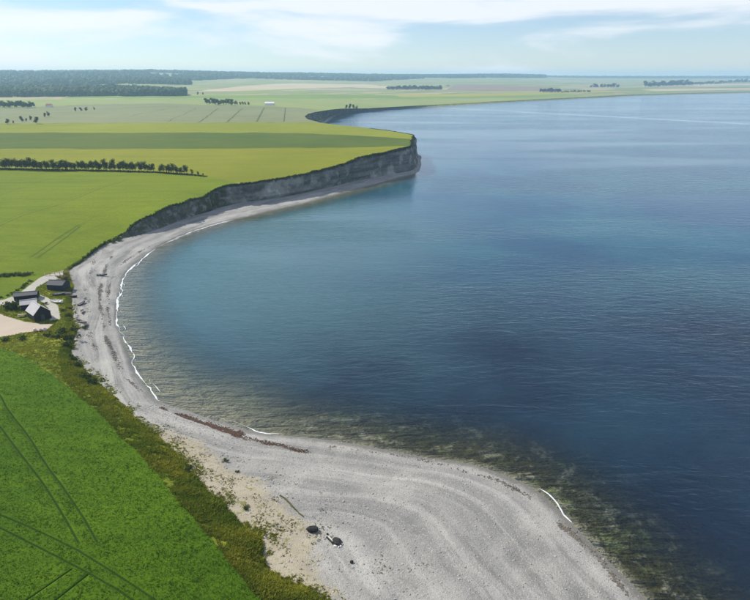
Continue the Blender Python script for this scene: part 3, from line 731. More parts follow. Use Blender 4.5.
# crop standing in the near field, open along the wheel tracks
Tk = T[lab == 2]; A3 = V3[Tk]; cr3 = A3.mean(1)
ok = (np.hypot(cr3[:, 0], cr3[:, 1]) < 190) & (cr3[:, 1] > 20); A3 = A3[ok]
ar_ = 0.5*np.abs(np.cross(A3[:, 1]-A3[:, 0], A3[:, 2]-A3[:, 0])[:, 2])
pd = np.hypot(A3[:, 0, 0], A3[:, 0, 1]); wgt = ar_ * np.clip(110/np.maximum(pd, 60), 0.5, 1.6)
nT = 150000; ch = rng.choice(len(A3), nT, p=wgt/wgt.sum()); u, v = rng.random((2, nT)); fl = u+v > 1; u[fl], v[fl] = 1-u[fl], 1-v[fl]
Pc = A3[ch, 0] + u[:, None]*(A3[ch, 1]-A3[ch, 0]) + v[:, None]*(A3[ch, 2]-A3[ch, 0])
dmin = np.full(nT, 9.0)
for L, w_ in tramW[:6]: dmin = np.minimum(dmin, seg_dist(Pc[:, :2], [L]))
Pc = Pc[dmin > 0.28]
ca, sa = math.cos(R(-52)), math.sin(R(-52)); rowc = (-Pc[:, 0]*sa + Pc[:, 1]*ca)
tn = -0.20 + 0.85*fbm(Pc[:, 0]/14, Pc[:, 1]/14, 4) + 0.55*fbm(rowc*0.8, (Pc[:, 0]*ca + Pc[:, 1]*sa)/25, 2) + rng.normal(0, 0.10, len(Pc))
tri_soup('crop_plants', blades(Pc, rng.uniform(0.10, 0.24, len(Pc)) * (0.75 + 0.5*fbm(Pc[:, 0]/1.5, Pc[:, 1]/1.5)), 0.055, 4, 1.8), M['crop_blade'], tint_rep(tn, 12), label='dense bright green crop standing in the near field', cat='crop')

# rough grass on the bank and round the huts
g0 = bank_grid[:, :int(24*SUB)]
nB = 40000; jj = rng.random(nB)*(g0.shape[0]-1.001); ii = np.interp(rng.random(nB), [0, 0.06, 1], [0, 3*SUB, g0.shape[1]-1.001]); ja, ia = jj.astype(int), ii.astype(int); fj, fi = (jj-ja)[:, None], (ii-ia)[:, None]
Pb = (g0[ja, ia]*(1-fi)+g0[ja, ia+1]*fi)*(1-fj) + (g0[ja+1, ia]*(1-fi)+g0[ja+1, ia+1]*fi)*fj
Tk = T[lab == len(regW)-1]; A3 = V3[Tk]; ok = np.abs(A3.mean(1)[:, 0]) < 190; A3 = A3[ok]
ar_ = 0.5*np.abs(np.cross(A3[:, 1]-A3[:, 0], A3[:, 2]-A3[:, 0])[:, 2]); nG = 16000
ch = rng.choice(len(A3), nG, p=ar_/ar_.sum()); u, v = rng.random((2, nG)); fl = u+v > 1; u[fl], v[fl] = 1-u[fl], 1-v[fl]
Pg = A3[ch, 0] + u[:, None]*(A3[ch, 1]-A3[ch, 0]) + v[:, None]*(A3[ch, 2]-A3[ch, 0])
short = np.concatenate([np.ones(nB), np.full(nG, 0.75)])
Pv = np.concatenate([Pb, Pg])
pn = fbm(Pv[:, 0]/8, Pv[:, 1]/8, 4); clump = fbm(Pv[:, 0]/2.2 + 31, Pv[:, 1]/2.2, 3)
jfrac = np.concatenate([jj/(g0.shape[0]-1), np.full(nG, 0.8)])
tn = np.clip((pn - 0.30)*1.6, 0, 1) * np.interp(jfrac, [0, 0.5, 1], [1.15, 0.9, 0.45]) + (clump - 0.40)*0.9 + rng.normal(0, 0.14, len(Pv))
kp = clump + rng.normal(0, 0.05, len(Pv)) > 0.24
tri_soup('verge_grass', blades(Pv[kp], (rng.uniform(0.2, 0.5, len(Pv)) * short * (0.5 + 1.3*clump))[kp], 0.12, 5, 1.5), M['verge_blade'], tint_rep(tn[kp], 15), label='rough yellowish grass and weeds between field and beach', cat='grass')

# sparse dune plants on the sandy back of the beach
nD = 5200; ss = rng.uniform(4.0, 12.8, nD); tt_ = 1 - np.abs(rng.normal(0, 0.19, nD)); tt_ = np.clip(tt_, 0.45, 0.995)
Pd = np.array([beach_point(a, b) for a, b in zip(ss, tt_)]); cl_ = fbm(Pd[:, 0]/2.5, Pd[:, 1]/2.5, 4)
sd_ = fbm(Pd[:, 0]/14 + 3, Pd[:, 1]/14, 2); kp = cl_ + rng.normal(0, 0.04, nD) > 0.53
Pd = Pd[kp]; tri_soup('dune_plants', blades(Pd, rng.uniform(0.08, 0.28, len(Pd)), 0.09, 5, 1.2), M['dune_blade'], tint_rep(rng.random(len(Pd)), 15), label='sparse olive plants dotting the sandy strip behind pebbles', cat='plants')
# grass thinning out onto the shingle
nE = 5200; ss = rng.uniform(0.5, 21, nE); off_ = np.abs(rng.normal(0, 1.3, nE)); Pe = np.array([beach_point(a, 1 - b/max(np.interp(a, sidx, wid), 4)) for a, b in zip(ss, off_)])
Pe = Pe[fbm(Pe[:, 0]/3 + 5, Pe[:, 1]/3, 3) > 0.42]
tri_soup('edge_grass', blades(Pe, rng.uniform(0.12, 0.4, len(Pe)), 0.12, 5, 1.4), M['verge_blade'], tint_rep(rng.random(len(Pe))*0.9, 15), label='ragged grass spilling from the bank onto the shingle', cat='grass')
# turf hanging over the cliff edge
aL = resample(LC[int(24*SUB):int(40*SUB)], 0.35); aL = aL + rng.normal(0, 0.35, aL.shape) * np.array([1, 1, 0.2])
tri_soup('edge_turf', blades(np.repeat(aL, 2, 0) - np.array([0, 0, 0.2]), rng.uniform(0.5, 1.1, 2*len(aL)), 0.3, 3, 1.1), M['shrub_leaf'], tint_rep(rng.random(2*len(aL))*0.5, 9), label='dark ragged turf along the cliff edge', cat='turf')

def lumps(C, Rd, squash=1.0, jit=0.25, half=False):
    """joined jittered icospheres, fast: centres C (n,3), radii Rd (n,)"""
    p = (1 + 5**0.5)/2; B = np.array([(-1,p,0),(1,p,0),(-1,-p,0),(1,-p,0),(0,-1,p),(0,1,p),(0,-1,-p),(0,1,-p),(p,0,-1),(p,0,1),(-p,0,-1),(-p,0,1)], float); B /= np.linalg.norm(B[0])
    Fi = np.array([(0,11,5),(0,5,1),(0,1,7),(0,7,10),(0,10,11),(1,5,9),(5,11,4),(11,10,2),(10,7,6),(7,1,8),(3,9,4),(3,4,2),(3,2,6),(3,6,8),(3,8,9),(4,9,5),(2,4,11),(6,2,10),(8,6,7),(9,8,1)])
    n = len(C); V = B[None]*Rd[:, None, None]*rng.uniform(1-jit, 1+jit, (n, 12, 1))
    a = rng.random(n)*6.28; ca, sa = np.cos(a)[:, None], np.sin(a)[:, None]
    x, y = V[..., 0]*ca - V[..., 1]*sa, V[..., 0]*sa + V[..., 1]*ca
    V = np.stack([x, y, V[..., 2]*squash], -1) + C[:, None]
    return V.reshape(-1, 3), (Fi[None] + (np.arange(n)*12)[:, None, None]).reshape(-1, 3)

def crown_cloud(lobes, n, size, seed):
    """leaf clumps: small quads spread over the shell and inside of several lobes"""
    r = np.random.default_rng(seed); L = np.array(lobes); w_ = (L[:, 3]*L[:, 4]); ch = r.choice(len(L), n, p=w_/w_.sum())
    d_ = r.normal(0, 1, (n, 3)); d_ /= np.linalg.norm(d_, axis=1)[:, None]; rad = r.random(n)**0.45
    rough = 0.82 + 0.36*r.random(n)
    c = L[ch, :3] + d_ * (rad*rough)[:, None] * np.stack([L[ch, 3], L[ch, 3], L[ch, 4]], 1)
    u = r.normal(0, 1, (n, 3)); u /= np.linalg.norm(u, axis=1)[:, None]; v = np.cross(u, r.normal(0, 1, (n, 3))); v /= np.linalg.norm(v, axis=1)[:, None]
    s1 = size*r.uniform(0.5, 1.2, (n, 1)); s2 = size*r.uniform(0.35, 0.8, (n, 1))
    Q = np.stack([c - u*s1, c + v*s2, c + u*s1, c - v*s2], 1).reshape(-1, 3)
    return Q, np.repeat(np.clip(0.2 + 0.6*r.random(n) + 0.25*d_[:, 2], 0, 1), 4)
def tube(path, rad, n=6):
    path = np.asarray(path, float); V, Fc = [], []
    for i, (p, q) in enumerate(zip(path, rad)):
        t_ = path[min(i+1, len(path)-1)] - path[max(i-1, 0)]; t_ /= np.linalg.norm(t_) + 1e-9
        a = np.cross(t_, [0.3, 0.9, 0.1]); a /= np.linalg.norm(a); b = np.cross(t_, a)
        for k in range(n): th_ = 2*math.pi*k/n; V.append(p + q*(math.cos(th_)*a + math.sin(th_)*b))
    for i in range(len(path)-1):
        for k in range(n): Fc.append((i*n+k, i*n+(k+1) % n, (i+1)*n+(k+1) % n, (i+1)*n+k))
    Fc.append(tuple(range(n))[::-1]); Fc.append(tuple(range((len(path)-1)*n, len(path)*n)))
    return V, Fc
def join(parts):
    V, Fc = [], []
    for v, f in parts:
        o = len(V); V.extend([tuple(q) for q in v]); Fc.extend([tuple(i+o for i in g_) for g_ in f])
    return V, Fc
def make_tree(seed, h, cr, base, n, leaf, name='tree', nlobe=7, mat='leaf'):
    r = np.random.default_rng(seed); root = empty(name, (0, 0, 0))
    lobes = []
    for k in range(nlobe):
        a = r.random()*6.28; q = cr*0.62*math.sqrt(r.random()); z = base*h + (h-base*h)*(0.25 + 0.6*r.random()); rr_ = cr*r.uniform(0.38, 0.62)
        lobes.append((math.cos(a)*q, math.sin(a)*q, z, rr_, min(rr_*0.9, (h - z)*1.0 + 0.15*rr_)))
    lobes.append((0, 0, h*(0.5+0.5*base), cr*0.6, h*(1-base)*0.42))
    Q, ti = crown_cloud(lobes, n, leaf, seed)
    tri_soup('crown', Q, M[mat], ti, kind=None, nper=4, parent=root)
    parts = [tube([(0, 0, -0.3), (0.03*h*r.normal()*.3, 0, h*0.3), (0.02*h*r.normal(), 0.02*h*r.normal(), h*0.78)], [0.035*h*.6, 0.024*h*.6, 0.008*h])]
    for lb in lobes[:4]: parts.append(tube([(0, 0, h*max(0.2, base*0.8)), (lb[0]*0.5, lb[1]*0.5, lb[2]*0.8), (lb[0], lb[1], lb[2])], [0.012*h, 0.009*h, 0.003*h], 5))
    V, Fc = join(parts); mesh_obj('trunk', V, Fc, M['bark'], root)
    return root
row_trees = [make_tree(11+k, 7.5 + 0.6*(k % 3), 2.5, 0.14, 480, 0.34) for k in range(5)]
broad_trees = [make_tree(31+k, 12.0, 4.8, 0.07, 480, 0.75) for k in range(4)]
protos_used = {}
def place(proto, p, s=1.0, sz=None, label=None, cat='tree', group=None):
    k = proto.name
    o = copy_tree(proto) if k in protos_used else proto
    protos_used[k] = 1
    o.location = tuple(p); o.scale = (s, s, s if sz is None else sz); o.rotation_euler = (0, 0, random.random()*6.28)
    return tag(o, label, cat, group)

# hedgerow of trees between the two olive fields
hp = [(-14, 168.9), (0, 169.4), (60, 170.4), (100, 170.9), (150, 172.3), (186, 174.4)]
row = resample(GL(resample(np.array(hp, float), 10)), 1.55)
for i, p in enumerate(row):
    f = i / len(row); s = 0.98 - 0.26*f + random.uniform(-0.12, 0.10)
    if f > 0.80 and random.random() < 0.25: continue
    q = p[:2] + rng.normal(0, 0.5, 2)
    place(row_trees[i % 5], (q[0], q[1], land_z(*q)), s, s*random.uniform(0.9, 1.12), 'slender dark-topped tree in the row crossing the olive-green fields', 'tree', 'tree row between the olive fields')
for px, py, s in ((192, 175.2, 0.5), (198, 175.8, 0.42), (203, 176.3, 0.3)):
    p = G(px, py); place(row_trees[int(px) % 5], (p[0], p[1], land_z(p[0], p[1])), s, None, {192: 'small sapling just past the right end of the field tree row', 198: 'second small sapling past the end of the field tree row', 203: 'tiny last sapling past the end of the field tree row'}[px], 'sapling', 'saplings at the row end')
# undergrowth along the hedgerow: low shrubs reading as one strip
hr = resample(GL(resample(np.array(hp + [(196, 175.4), (206, 176.6)], float), 10)), 0.5); n = len(hr)*3
hc = np.repeat(hr, 3, 0) + rng.normal(0, 0.8, (n, 3)) * np.array([1, 1, 0.0]); hc[:, 2] = U(hc[:, 0], hc[:, 1]) + 0.1
tri_soup('hedge_bottom', blades(hc, rng.uniform(0.5, 1.5, n)*np.linspace(1.1, 0.6, n), 0.35, 4, 0.9), M['shrub_leaf'], tint_rep(rng.random(n)*0.8, 12), label='dark low undergrowth beneath the field tree row', cat='undergrowth')

def tree_px(px, py_base, hpx, label, group=None, wide=1.0):
    p = G(px, py_base); dpt = p[1]*CP + (CAM_H - p[2])*SP; h = hpx * dpt / F
    k = broad_trees[random.randrange(4)]; s = h / 12.0
    return place(k, (p[0], p[1], land_z(p[0], p[1]) - 0.1), s*wide, s, label, 'tree', group)
for px, py, h, wd_, lb in ((8, 124, 5.5, 1.25, 'round dark tree nearest the left edge of the grey-green field'), (13.6, 123.4, 3.2, 0.9, 'small tree right beside the leftmost round dark tree'), (22, 122, 6, 1.0, 'tall dark tree third from left in grey-green field'),
        (26.5, 121.5, 3.5, .8, 'low small tree between two taller dark trees at left'), (31, 120.5, 5.6, 0.75, 'narrow upright tree in the left tree group'), (37, 124, 7, 1.15, 'largest broad dark tree of the left field group'), (45, 117.2, 5.4, 0.8, 'slim tree, left one of a pair above the broad dark tree'),
        (49, 116.5, 5.2, 0.8, 'slim tree, right one of a pair above the broad dark tree'), (75.5, 111.6, 5.0, 0.8, 'upright tree leading the small group left of middle fields'), (81, 111, 3.8, 1.3, 'low bushy tree second in the small middle group'), (86, 110.8, 4, 1.2, 'low bushy tree third in the small middle group'), (94.5, 110, 3.2, 0.7, 'lone little tree right of the small middle group'),
        (198, 95.2, 3.4, 1.0, 'lone pale field tree right of the big left wood'), (203, 95.2, 2.6, 1.0, 'small bush-like tree right of the lone pale field tree')):
    tree_px(px, py, h, lb, None, wd_)
for k in range(16):
    px = 207 + k*2.75 + random.uniform(-.5, .5); tree_px(px, 105.0 + 0.03*k + random.uniform(-.5, .3), (6.2 if k < 10 else 4.2)*random.uniform(0.75, 1.05), 'dark tree in the long low grove beside the white barn', 'grove beside the white barn', 1.15)
for k in range(20):
    px = -6 + k*2.1; tree_px(px, 108.0 + random.uniform(-.8, .2), 6.5*random.uniform(0.75, 1.1), 'dark tree in the dense grove at the left edge', 'grove at the left edge', 1.1)
for px, py, h, lb in ((346.5, 109, 4.2, 'leftmost dark tree above the far bluff'), (350, 109, 5.2, 'tallest dark tree above the far bluff'), (353.5, 109, 4.4, 'third dark tree above the far bluff'), (356.5, 109.2, 3.4, 'rightmost low tree above the far bluff')):
    tree_px(px, py, h, lb, 'trees above the far bluff')
# trees of the farther groves: single trees, each a copy
def grove(x0, x1, y0, y1, h0, h1, n, label, group):
    for k in range(n):
        f = (k + random.uniform(-.3, .3))/max(1, n-1); tree_px(x0 + f*(x1-x0), y0 + f*(y1-y0) + random.uniform(-.25, .25), random.uniform(h0, h1), label, group, 1.25)
grove(388, 441, 90.0, 90.2, 3.2, 4.8, 36, 'dark tree in the long wood behind the far middle shore', 'long wood behind the far shore')
grove(541, 560, 92.2, 92.6, 3.4, 4.8, 12, 'tree in the leafy clump at the left end of the far hedge', 'clump by the far hedge')
grove(562, 590, 92.6, 92.4, 1.8, 2.5, 18, 'low tree in the straight far hedge above the shore', 'far shore hedge')
grove(591, 618, 87.8, 87.4, 2.2, 4.2, 16, 'tree in the small grove in the far right fields', 'small grove in far right fields')
grove(645, 692, 87.0, 85.6, 3.0, 6.2, 34, 'dark tree in the big grove on the far right shore', 'big grove on the far right shore')
grove(692, 742, 85.4, 82.6, 2.2, 3.6, 30, 'low tree in the hedge running right from the big grove', 'hedge right of the big grove')
grove(738, 775, 82.6, 82.6, 2.5, 4.0, 14, 'dark tree in the grove at the far right edge', 'grove at the right edge')

# the far woods: one mass of crowns on the rising ground
def wood(name, label, pts_, rad, tall):
    z = U(pts_[:, 0], pts_[:, 1]); C3 = np.stack([pts_[:, 0], pts_[:, 1], z + tall - rad*0.9], 1)
    V1, F1 = lumps(C3, rad, 0.95, 0.28); low = C3.copy(); low[:, 2] = z + rad*0.5; V2, F2 = lumps(low, rad*0.85, 1.1, 0.3)
    tn = np.repeat(np.clip(0.5*fbm(pts_[:, 0]/90, pts_[:, 1]/90)*1.2 + 0.45*rng.random(len(pts_)), 0, 1), 12)
    mesh_obj(name, np.concatenate([V1, V2]), np.concatenate([F1, F2 + len(V1)]), M['wood_far'], attrs={'tint': np.concatenate([tn, tn])}, kind='stuff', label=label, cat='woodland')
def scatter_wood(n, x0, x1, dfun, gap=0.0, seed=0.0):
    px = rng.uniform(x0, x1, n); d0, d1 = dfun(px); D_ = d0 + (d1-d0)*rng.random(n)
    x = (px-375)/F*(D_*CP + 55*SP); p = np.stack([x, D_], 1)
    k_ = fbm(x/420 + seed, D_/420, 3) > gap
    return p[k_]
pf = scatter_wood(3600, -140, 186, lambda px: (np.interp(px, [-140, 0, 120, 186], [1650, 1640, 1690, 1730]), np.interp(px, [-140, 0, 120, 186], [2300, 2300, 2150, 1850])))
wood('near_woodland', 'dense dark wood beyond the left fields', pf, rng.uniform(5, 8.5, len(pf)), rng.uniform(13, 21, len(pf)))
ph = scatter_wood(7500, -200, 190, lambda px: (np.full(len(px), 2500.), np.full(len(px), 5200.)), 0.36, 2.0)
ph2 = scatter_wood(7000, 185, 545, lambda px: (np.interp(px, [185, 250, 375, 430, 545], [3600, 4200, 4300, 5300, 6300]), np.interp(px, [185, 250, 375, 430, 545], [5700, 6100, 6900, 7300, 8000])), 0.36, 5.0)
ph3 = scatter_wood(2600, 540, 1000, lambda px: (np.full(len(px), 8050.), np.full(len(px), 8850.)), 0.34, 9.0)
pr = np.array([np.interp(q, [r_[0]/r_[1] for r_ in ridge], [r_[1] for r_ in ridge]) for q in np.linspace(-0.75, 0.9, 2200)]); qa = np.linspace(-0.75, 0.9, 2200)
pr4 = np.stack([qa*pr, pr], 1) + rng.normal(0, 30, (2200, 2)); pr4 = pr4[qa < 0.70]
pall = np.concatenate([ph, ph2, ph3, pr4]); dd = np.hypot(pall[:, 0], pall[:, 1])
wood('ridge_woodland', 'hazy blue-green woods along the horizon ridge', pall, rng.uniform(7, 11, len(pall)) + dd/700, rng.uniform(12, 19, len(pall)))

# shrubs
def make_shrub(seed, n=260, mat='shrub_leaf'):
    r = np.random.default_rng(seed); root = empty('bush', (0, 0, 0))
    lobes = [(r.normal()*0.45, r.normal()*0.45, 0.35 + 0.3*r.random(), r.uniform(0.35, 0.6), r.uniform(0.3, 0.5)) for _ in range(6)]
    Q, ti = crown_cloud(lobes, n, 0.16, seed); tri_soup('foliage', Q, M[mat], ti, kind=None, nper=4, parent=root)
    parts = [tube([(0, 0, -0.1), (l[0]*0.5, l[1]*0.5, 0.25), (l[0], l[1], l[2])], [0.05, 0.035, 0.012], 5) for l in lobes[:4]]
    V, Fc = join(parts); mesh_obj('stem', V, Fc, M['bark'], root); return root
shrubs = [make_shrub(51+k) for k in range(4)]; dry = make_shrub(60, 300, 'dry_leaf')
from mathutils.bvhtree import BVHTree as _B
bg_ = bank_grid; kb, nb_ = bg_.shape[:2]; bv = bg_.reshape(-1, 3)
bf = [(j*nb_+i, j*nb_+i+1, (j+1)*nb_+i+1, (j+1)*nb_+i) for j in range(kb-1) for i in range(nb_-1)]
bank_bvh = _B.FromPolygons(bv.tolist(), bf)
bfc = [(j*NS+i, j*NS+i+1, (j+1)*NS+i+1, (j+1)*NS+i) for j in range(NT_-1) for i in range(30*SUB)]
beach_bvh = _B.FromPolygons(beach_grid.reshape(-1, 3).tolist(), bfc)
def hit(px, py):
    """where the line of sight meets land, bank or beach"""
    d_ = Vector(ray(px, py)).normalized(); o_ = Vector((0, 0, CAM_H)); best = None
    for b in (land_bvh, bank_bvh, beach_bvh):
        h = b.ray_cast(o_, d_)
        if h[0] is not None and (best is None or h[3] < best[3]): best = h
    return np.array(best[0])
BG = 'dark bushes round the landing place'
for px, py, s, sz, lb in ((16, 308, 2.6, 3.2, 'big dark bush beside the picnic table and grey-roofed shed'), (9.5, 308.5, 1.6, 1.6, 'low dark bush left of the big bush by the shed'), (62, 332, 1.9, 1.5, 'dark bush at the yard corner nearest the beach'), (69, 339, 2.0, 1.6, 'dark bush on the bank edge below the yard corner'),
        (66, 346, 1.6, 1.3, 'dark bush on the bank just above the pebble inlet'), (55, 337, 1.5, 1.2, 'dark bush between yard corner and rough grass'), (73, 331, 1.5, 1.3, 'dark bush overhanging the upper beach below the huts'), (47, 335, 1.3, 1.0, 'small dark bush under the pale stones'), (22, 339, 1.6, 1.1, 'dark bush below the yard in the rough grass'), (5, 341, 1.5, 1.1, 'dark bush below the yard at the left edge'),
        (73, 360, 1.5, 1.3, 'dark bush at the bank edge above the narrow beach'), (78, 366, 1.3, 1.1, 'smaller dark bush just below the bank edge bush'), (87, 378, 1.9, 1.4, 'dark bush halfway along the yellow grass bank'), (93, 383, 1.7, 1.4, 'dark bush touching the beach halfway along the bank'), (69, 316, 1.4, 1.1, 'dark bush at the grass tip beside the small white boat'), (70, 309, 1.1, 0.9, 'low bush above the grass tip by the beach'), (64, 311, 1.0, 0.8, 'low bush right of the tarred shed'),
        (83.5, 329, 1.2, 0.9, 'low green bush alone on the pebbles below the beached boats'), (118, 240.5, 2.2, 1.8, 'dark bush where the cliff begins above the beach'), (114, 242.5, 1.5, 1.3, 'smaller dark bush left of where the cliff begins'), (46, 304, 1.0, .8, 'small bush behind the tarred shed'),
        (186.5, 471.5, 1.0, .9, 'dark bush on the bank edge above the sandy strip'), (189, 468, 0.7, .7, 'small dark bush below the sandy bank edge'), (246, 509, 0.75, 0.5, 'dark green plant cushion on the sandy strip'), (224.5, 461, 0.7, .5, 'dark plant cushion at the upper end of the sandy strip'), (238, 472, 0.5, .4, 'small plant cushion in the middle of the sandy strip')):
    p = hit(px, py); o = place(shrubs[int(px) % 4], p, s, sz, lb, 'bush', BG if py < 400 else None)
dl = resample(GL([(-8, 277.5), (0, 276.5), (14, 275.6), (30, 274.5)]), 1.7)
for i, p in enumerate(dl): place(shrubs[i % 4], (p[0], p[1] + random.uniform(-.6, .6), land_z(p[0], p[1])), random.uniform(1.2, 1.9), random.uniform(.8, 1.3), 'dark bush in the short hedge above the gravel track', 'bush', 'short hedge above the track')
dl = resample(GL([(2, 299.5), (13, 296), (21, 290.5), (30, 282.5)]), 2.4)
for i, p in enumerate(dl): place(shrubs[i % 4], (p[0]-1, p[1] + 1.2, land_z(p[0]-1, p[1]+1.2)), random.uniform(.7, 1.1), random.uniform(.5, .8), 'small dark bush lining the field side of the gravel track', 'bush', 'bushes lining the track')
place(dry, hit(65.5, 279.5), 1.7, 1.9, 'brown dry bush behind the dark beach hut', 'bush')
place(dry, hit(59, 277.8), 1.2, 0.9, 'low dry bush left of the brown bush behind the hut', 'bush')

# ------------------------------------------------------------------ huts, boats, stones and other things
M['tar_wood'] = plain_mat('tar_wood', (0.018, 0.016, 0.016), 0.7, 0.4, 2.0)
M['grey_roof'] = plain_mat('grey_roof', (0.38, 0.375, 0.385), 0.6, 0.15, 0.8)
M['felt_roof'] = plain_mat('felt_roof', (0.085, 0.09, 0.10), 0.85, 0.25, 0.8)
M['blue_black'] = plain_mat('blue_black', (0.022, 0.026, 0.036), 0.7, 0.4, 2.0)
M['door_paint'] = plain_mat('door_paint', (0.05, 0.06, 0.06), 0.6, 0.2)
M['white_paint'] = plain_mat('white_paint', (0.78, 0.77, 0.75), 0.45, 0.08)
M['pane'] = plain_mat('pane', (0.03, 0.04, 0.05), 0.08, 0.1, spec=0.8)
M['old_wood'] = plain_mat('old_wood', (0.30, 0.26, 0.20), 0.9, 0.3, 3.0)
M['pale_wood'] = plain_mat('pale_wood', (0.55, 0.52, 0.46), 0.9, 0.2, 3.0)
M['moss_wood'] = plain_mat('moss_wood', (0.075, 0.075, 0.030), 0.95, 0.5, 1.2)
M['black_stone'] = plain_mat('black_stone', (0.022, 0.022, 0.023), 0.85, 0.5, 1.6)
M['pink_stone'] = plain_mat('pink_stone', (0.58, 0.46, 0.43), 0.9, 0.15, 1.0)
M['white_stone'] = plain_mat('white_stone', (0.66, 0.65, 0.62), 0.9, 0.15, 2.0)
M['red_tile'] = plain_mat('red_tile', (0.24, 0.09, 0.06), 0.9, 0.25, 0.4)
M['boat_dark'] = plain_mat('boat_dark', (0.035, 0.035, 0.045), 0.6, 0.4)
M['boat_rose'] = plain_mat('boat_rose', (0.38, 0.26, 0.25), 0.6, 0.2)
M['boat_inside'] = plain_mat('boat_inside', (0.34, 0.31, 0.29), 0.7, 0.25)
M['orange_tarp'] = plain_mat('orange_tarp', (0.55, 0.33, 0.13), 0.8, 0.2)

def box(x0, x1, y0, y1, z0, z1):
    V = [(x, y, z) for z in (z0, z1) for (x, y) in ((x0, y0), (x1, y0), (x1, y1), (x0, y1))]
    return V, [(3, 2, 1, 0), (4, 5, 6, 7), (0, 1, 5, 4), (1, 2, 6, 5), (2, 3, 7, 6), (3, 0, 4, 7)]
def slab(quad, th_):
    q = [Vector(v) for v in quad]; n = (q[1]-q[0]).cross(q[3]-q[0]).normalized()*th_
    V = [tuple(v) for v in q] + [tuple(v+n) for v in q]
    return V, [(3, 2, 1, 0), (4, 5, 6, 7), (0, 1, 5, 4), (1, 2, 6, 5), (2, 3, 7, 6), (3, 0, 4, 7)]
def part(name, vf, mat, parent): return mesh_obj(name, vf[0], vf[1], M[mat], parent)
def gable_hut(name, loc, rz, wx, ly, eave, ridge, wall_m, roof_m, label, cat, over=0.25, door=True, window=True):
    """ridge along local y; front gable at -y"""
    r = empty(name, loc, rz, label, cat); x, y = wx/2, ly/2
    V = [(-x, -y, -0.4), (x, -y, -0.4), (x, y, -0.4), (-x, y, -0.4), (-x, -y, eave), (x, -y, eave), (x, y, eave), (-x, y, eave), (0, -y, ridge), (0, y, ridge)]
    wl_ = mesh_obj('wall', V, [(0, 1, 5, 8, 4), (1, 2, 6, 5), (2, 3, 7, 9, 6), (3, 0, 4, 7)], M[wall_m], r)
    sl_ = (ridge-eave)/x; o = over; e = eave - sl_*o + 0.03; rz_ = ridge + 0.03
    for s_ in (-1, 1):
        q = [(s_*(x+o), -y-o, e), (0, -y-o, rz_), (0, y+o, rz_), (s_*(x+o), y+o, e)]
        if s_ > 0: q = [q[0], q[3], q[2], q[1]]
        q = q if s_ < 0 else q
        v, f = slab(q, -0.09 if s_ < 0 else -0.09); v = [(a, b, c + 0.1) for a, b, c in v]
        rf = part('roof', (v, f), roof_m, r)
    part('ridge_cap', box(-0.14, 0.14, -y-o-0.02, y+o+0.02, rz_+0.06, rz_+0.2), roof_m, rf)
    if door:
        dr = part('door', box(-0.55, 0.55, -y-0.06, -y-0.003, -0.1, 1.95), 'door_paint', r); part('handle', box(0.38, 0.46, -y-0.11, -y-0.065, 0.95, 1.05), 'grey_roof', dr)
    if window:
        wn = part('window', box(x+0.003, x+0.06, -0.5, 0.5, 0.95, 1.7), 'white_paint', r); part('pane', box(x+0.063, x+0.075, -0.42, 0.42, 1.03, 1.62), 'pane', wn)
    return r
def ground(px, py): return hit(px, py)
rzA = math.atan2(0.75, 0.66)
p = ground(43.6, 320.2); c_ = p + np.array([-0.75, 0.66, 0])*3.1
gable_hut('shed', (c_[0], c_[1], p[2]), rzA, 4.9, 6.2, 2.5, 4.9, 'tar_wood', 'grey_roof', 'black tarred gabled shed with pale grey roof by the yard', 'shed')
p = ground(27.5, 309.8)
gable_hut('shed', (p[0], p[1] + 1.6, p[2]), R(24) + R(90), 3.6, 4.6, 2.0, 2.9, 'blue_black', 'grey_roof', 'lower grey-roofed lean-to shed left of the black gabled shed', 'shed', door=False)
p = ground(24, 300.4)
gable_hut('shed', (p[0], p[1] + 2.0, p[2]), R(24) + R(83), 3.8, 7.0, 1.7, 2.3, 'tar_wood', 'felt_roof', 'long low shed with dark felt roof beside the gravel track', 'shed', door=False)
p = ground(56, 290.5)
gable_hut('beach_hut', (p[0], p[1] + 2.2, p[2]), R(84), 4.4, 6.0, 2.1, 3.1, 'blue_black', 'felt_roof', 'blue-black beach hut with dark roof at the head of the beach', 'hut', door=False)
# pale fence/tarpaulin line behind the hut
a, b = ground(45, 275.6), ground(70, 275.0)
r = empty('low_fence', tuple(a), math.atan2(b[1]-a[1], b[0]-a[0]), 'low orange-tan rail fence on the field edge behind the hut', 'fence'); L_ = float(np.hypot(*(b-a)[:2]))
for k in range(6): part('post', box(k*L_/5-0.08, k*L_/5+0.08, -0.08, 0.08, -0.4, 1.0), 'white_paint' if k == 0 else 'old_wood', r)
for z_ in (0.45, 0.85): part('rail', box(0, L_, -0.125, -0.085, z_-0.09, z_+0.09), 'orange_tarp', r)
# picnic table
p = ground(22, 316.5); r = empty('picnic_table', tuple(p), R(12), 'weathered wooden picnic table on the grass before the bush', 'table')
for k in range(5): part('plank', box(-1.1, 1.1, -0.4+k*0.162, -0.25+k*0.162, 0.72, 0.77), 'old_wood', r)
for s_ in (-1, 1):
    part('bench', box(-1.1, 1.1, s_*0.75-0.15, s_*0.75+0.15, 0.42, 0.47), 'old_wood', r)
    part('leg', join([box(s_*0.75-0.05, s_*0.75+0.05, -0.8, 0.8, 0.36, 0.415), tube([(s_*0.75, -0.75, -0.1), (s_*0.75, -0.3, 0.715)], [0.05, 0.05], 4), tube([(s_*0.75, 0.75, -0.1), (s_*0.75, 0.3, 0.715)], [0.05, 0.05], 4)]), 'old_wood', r)
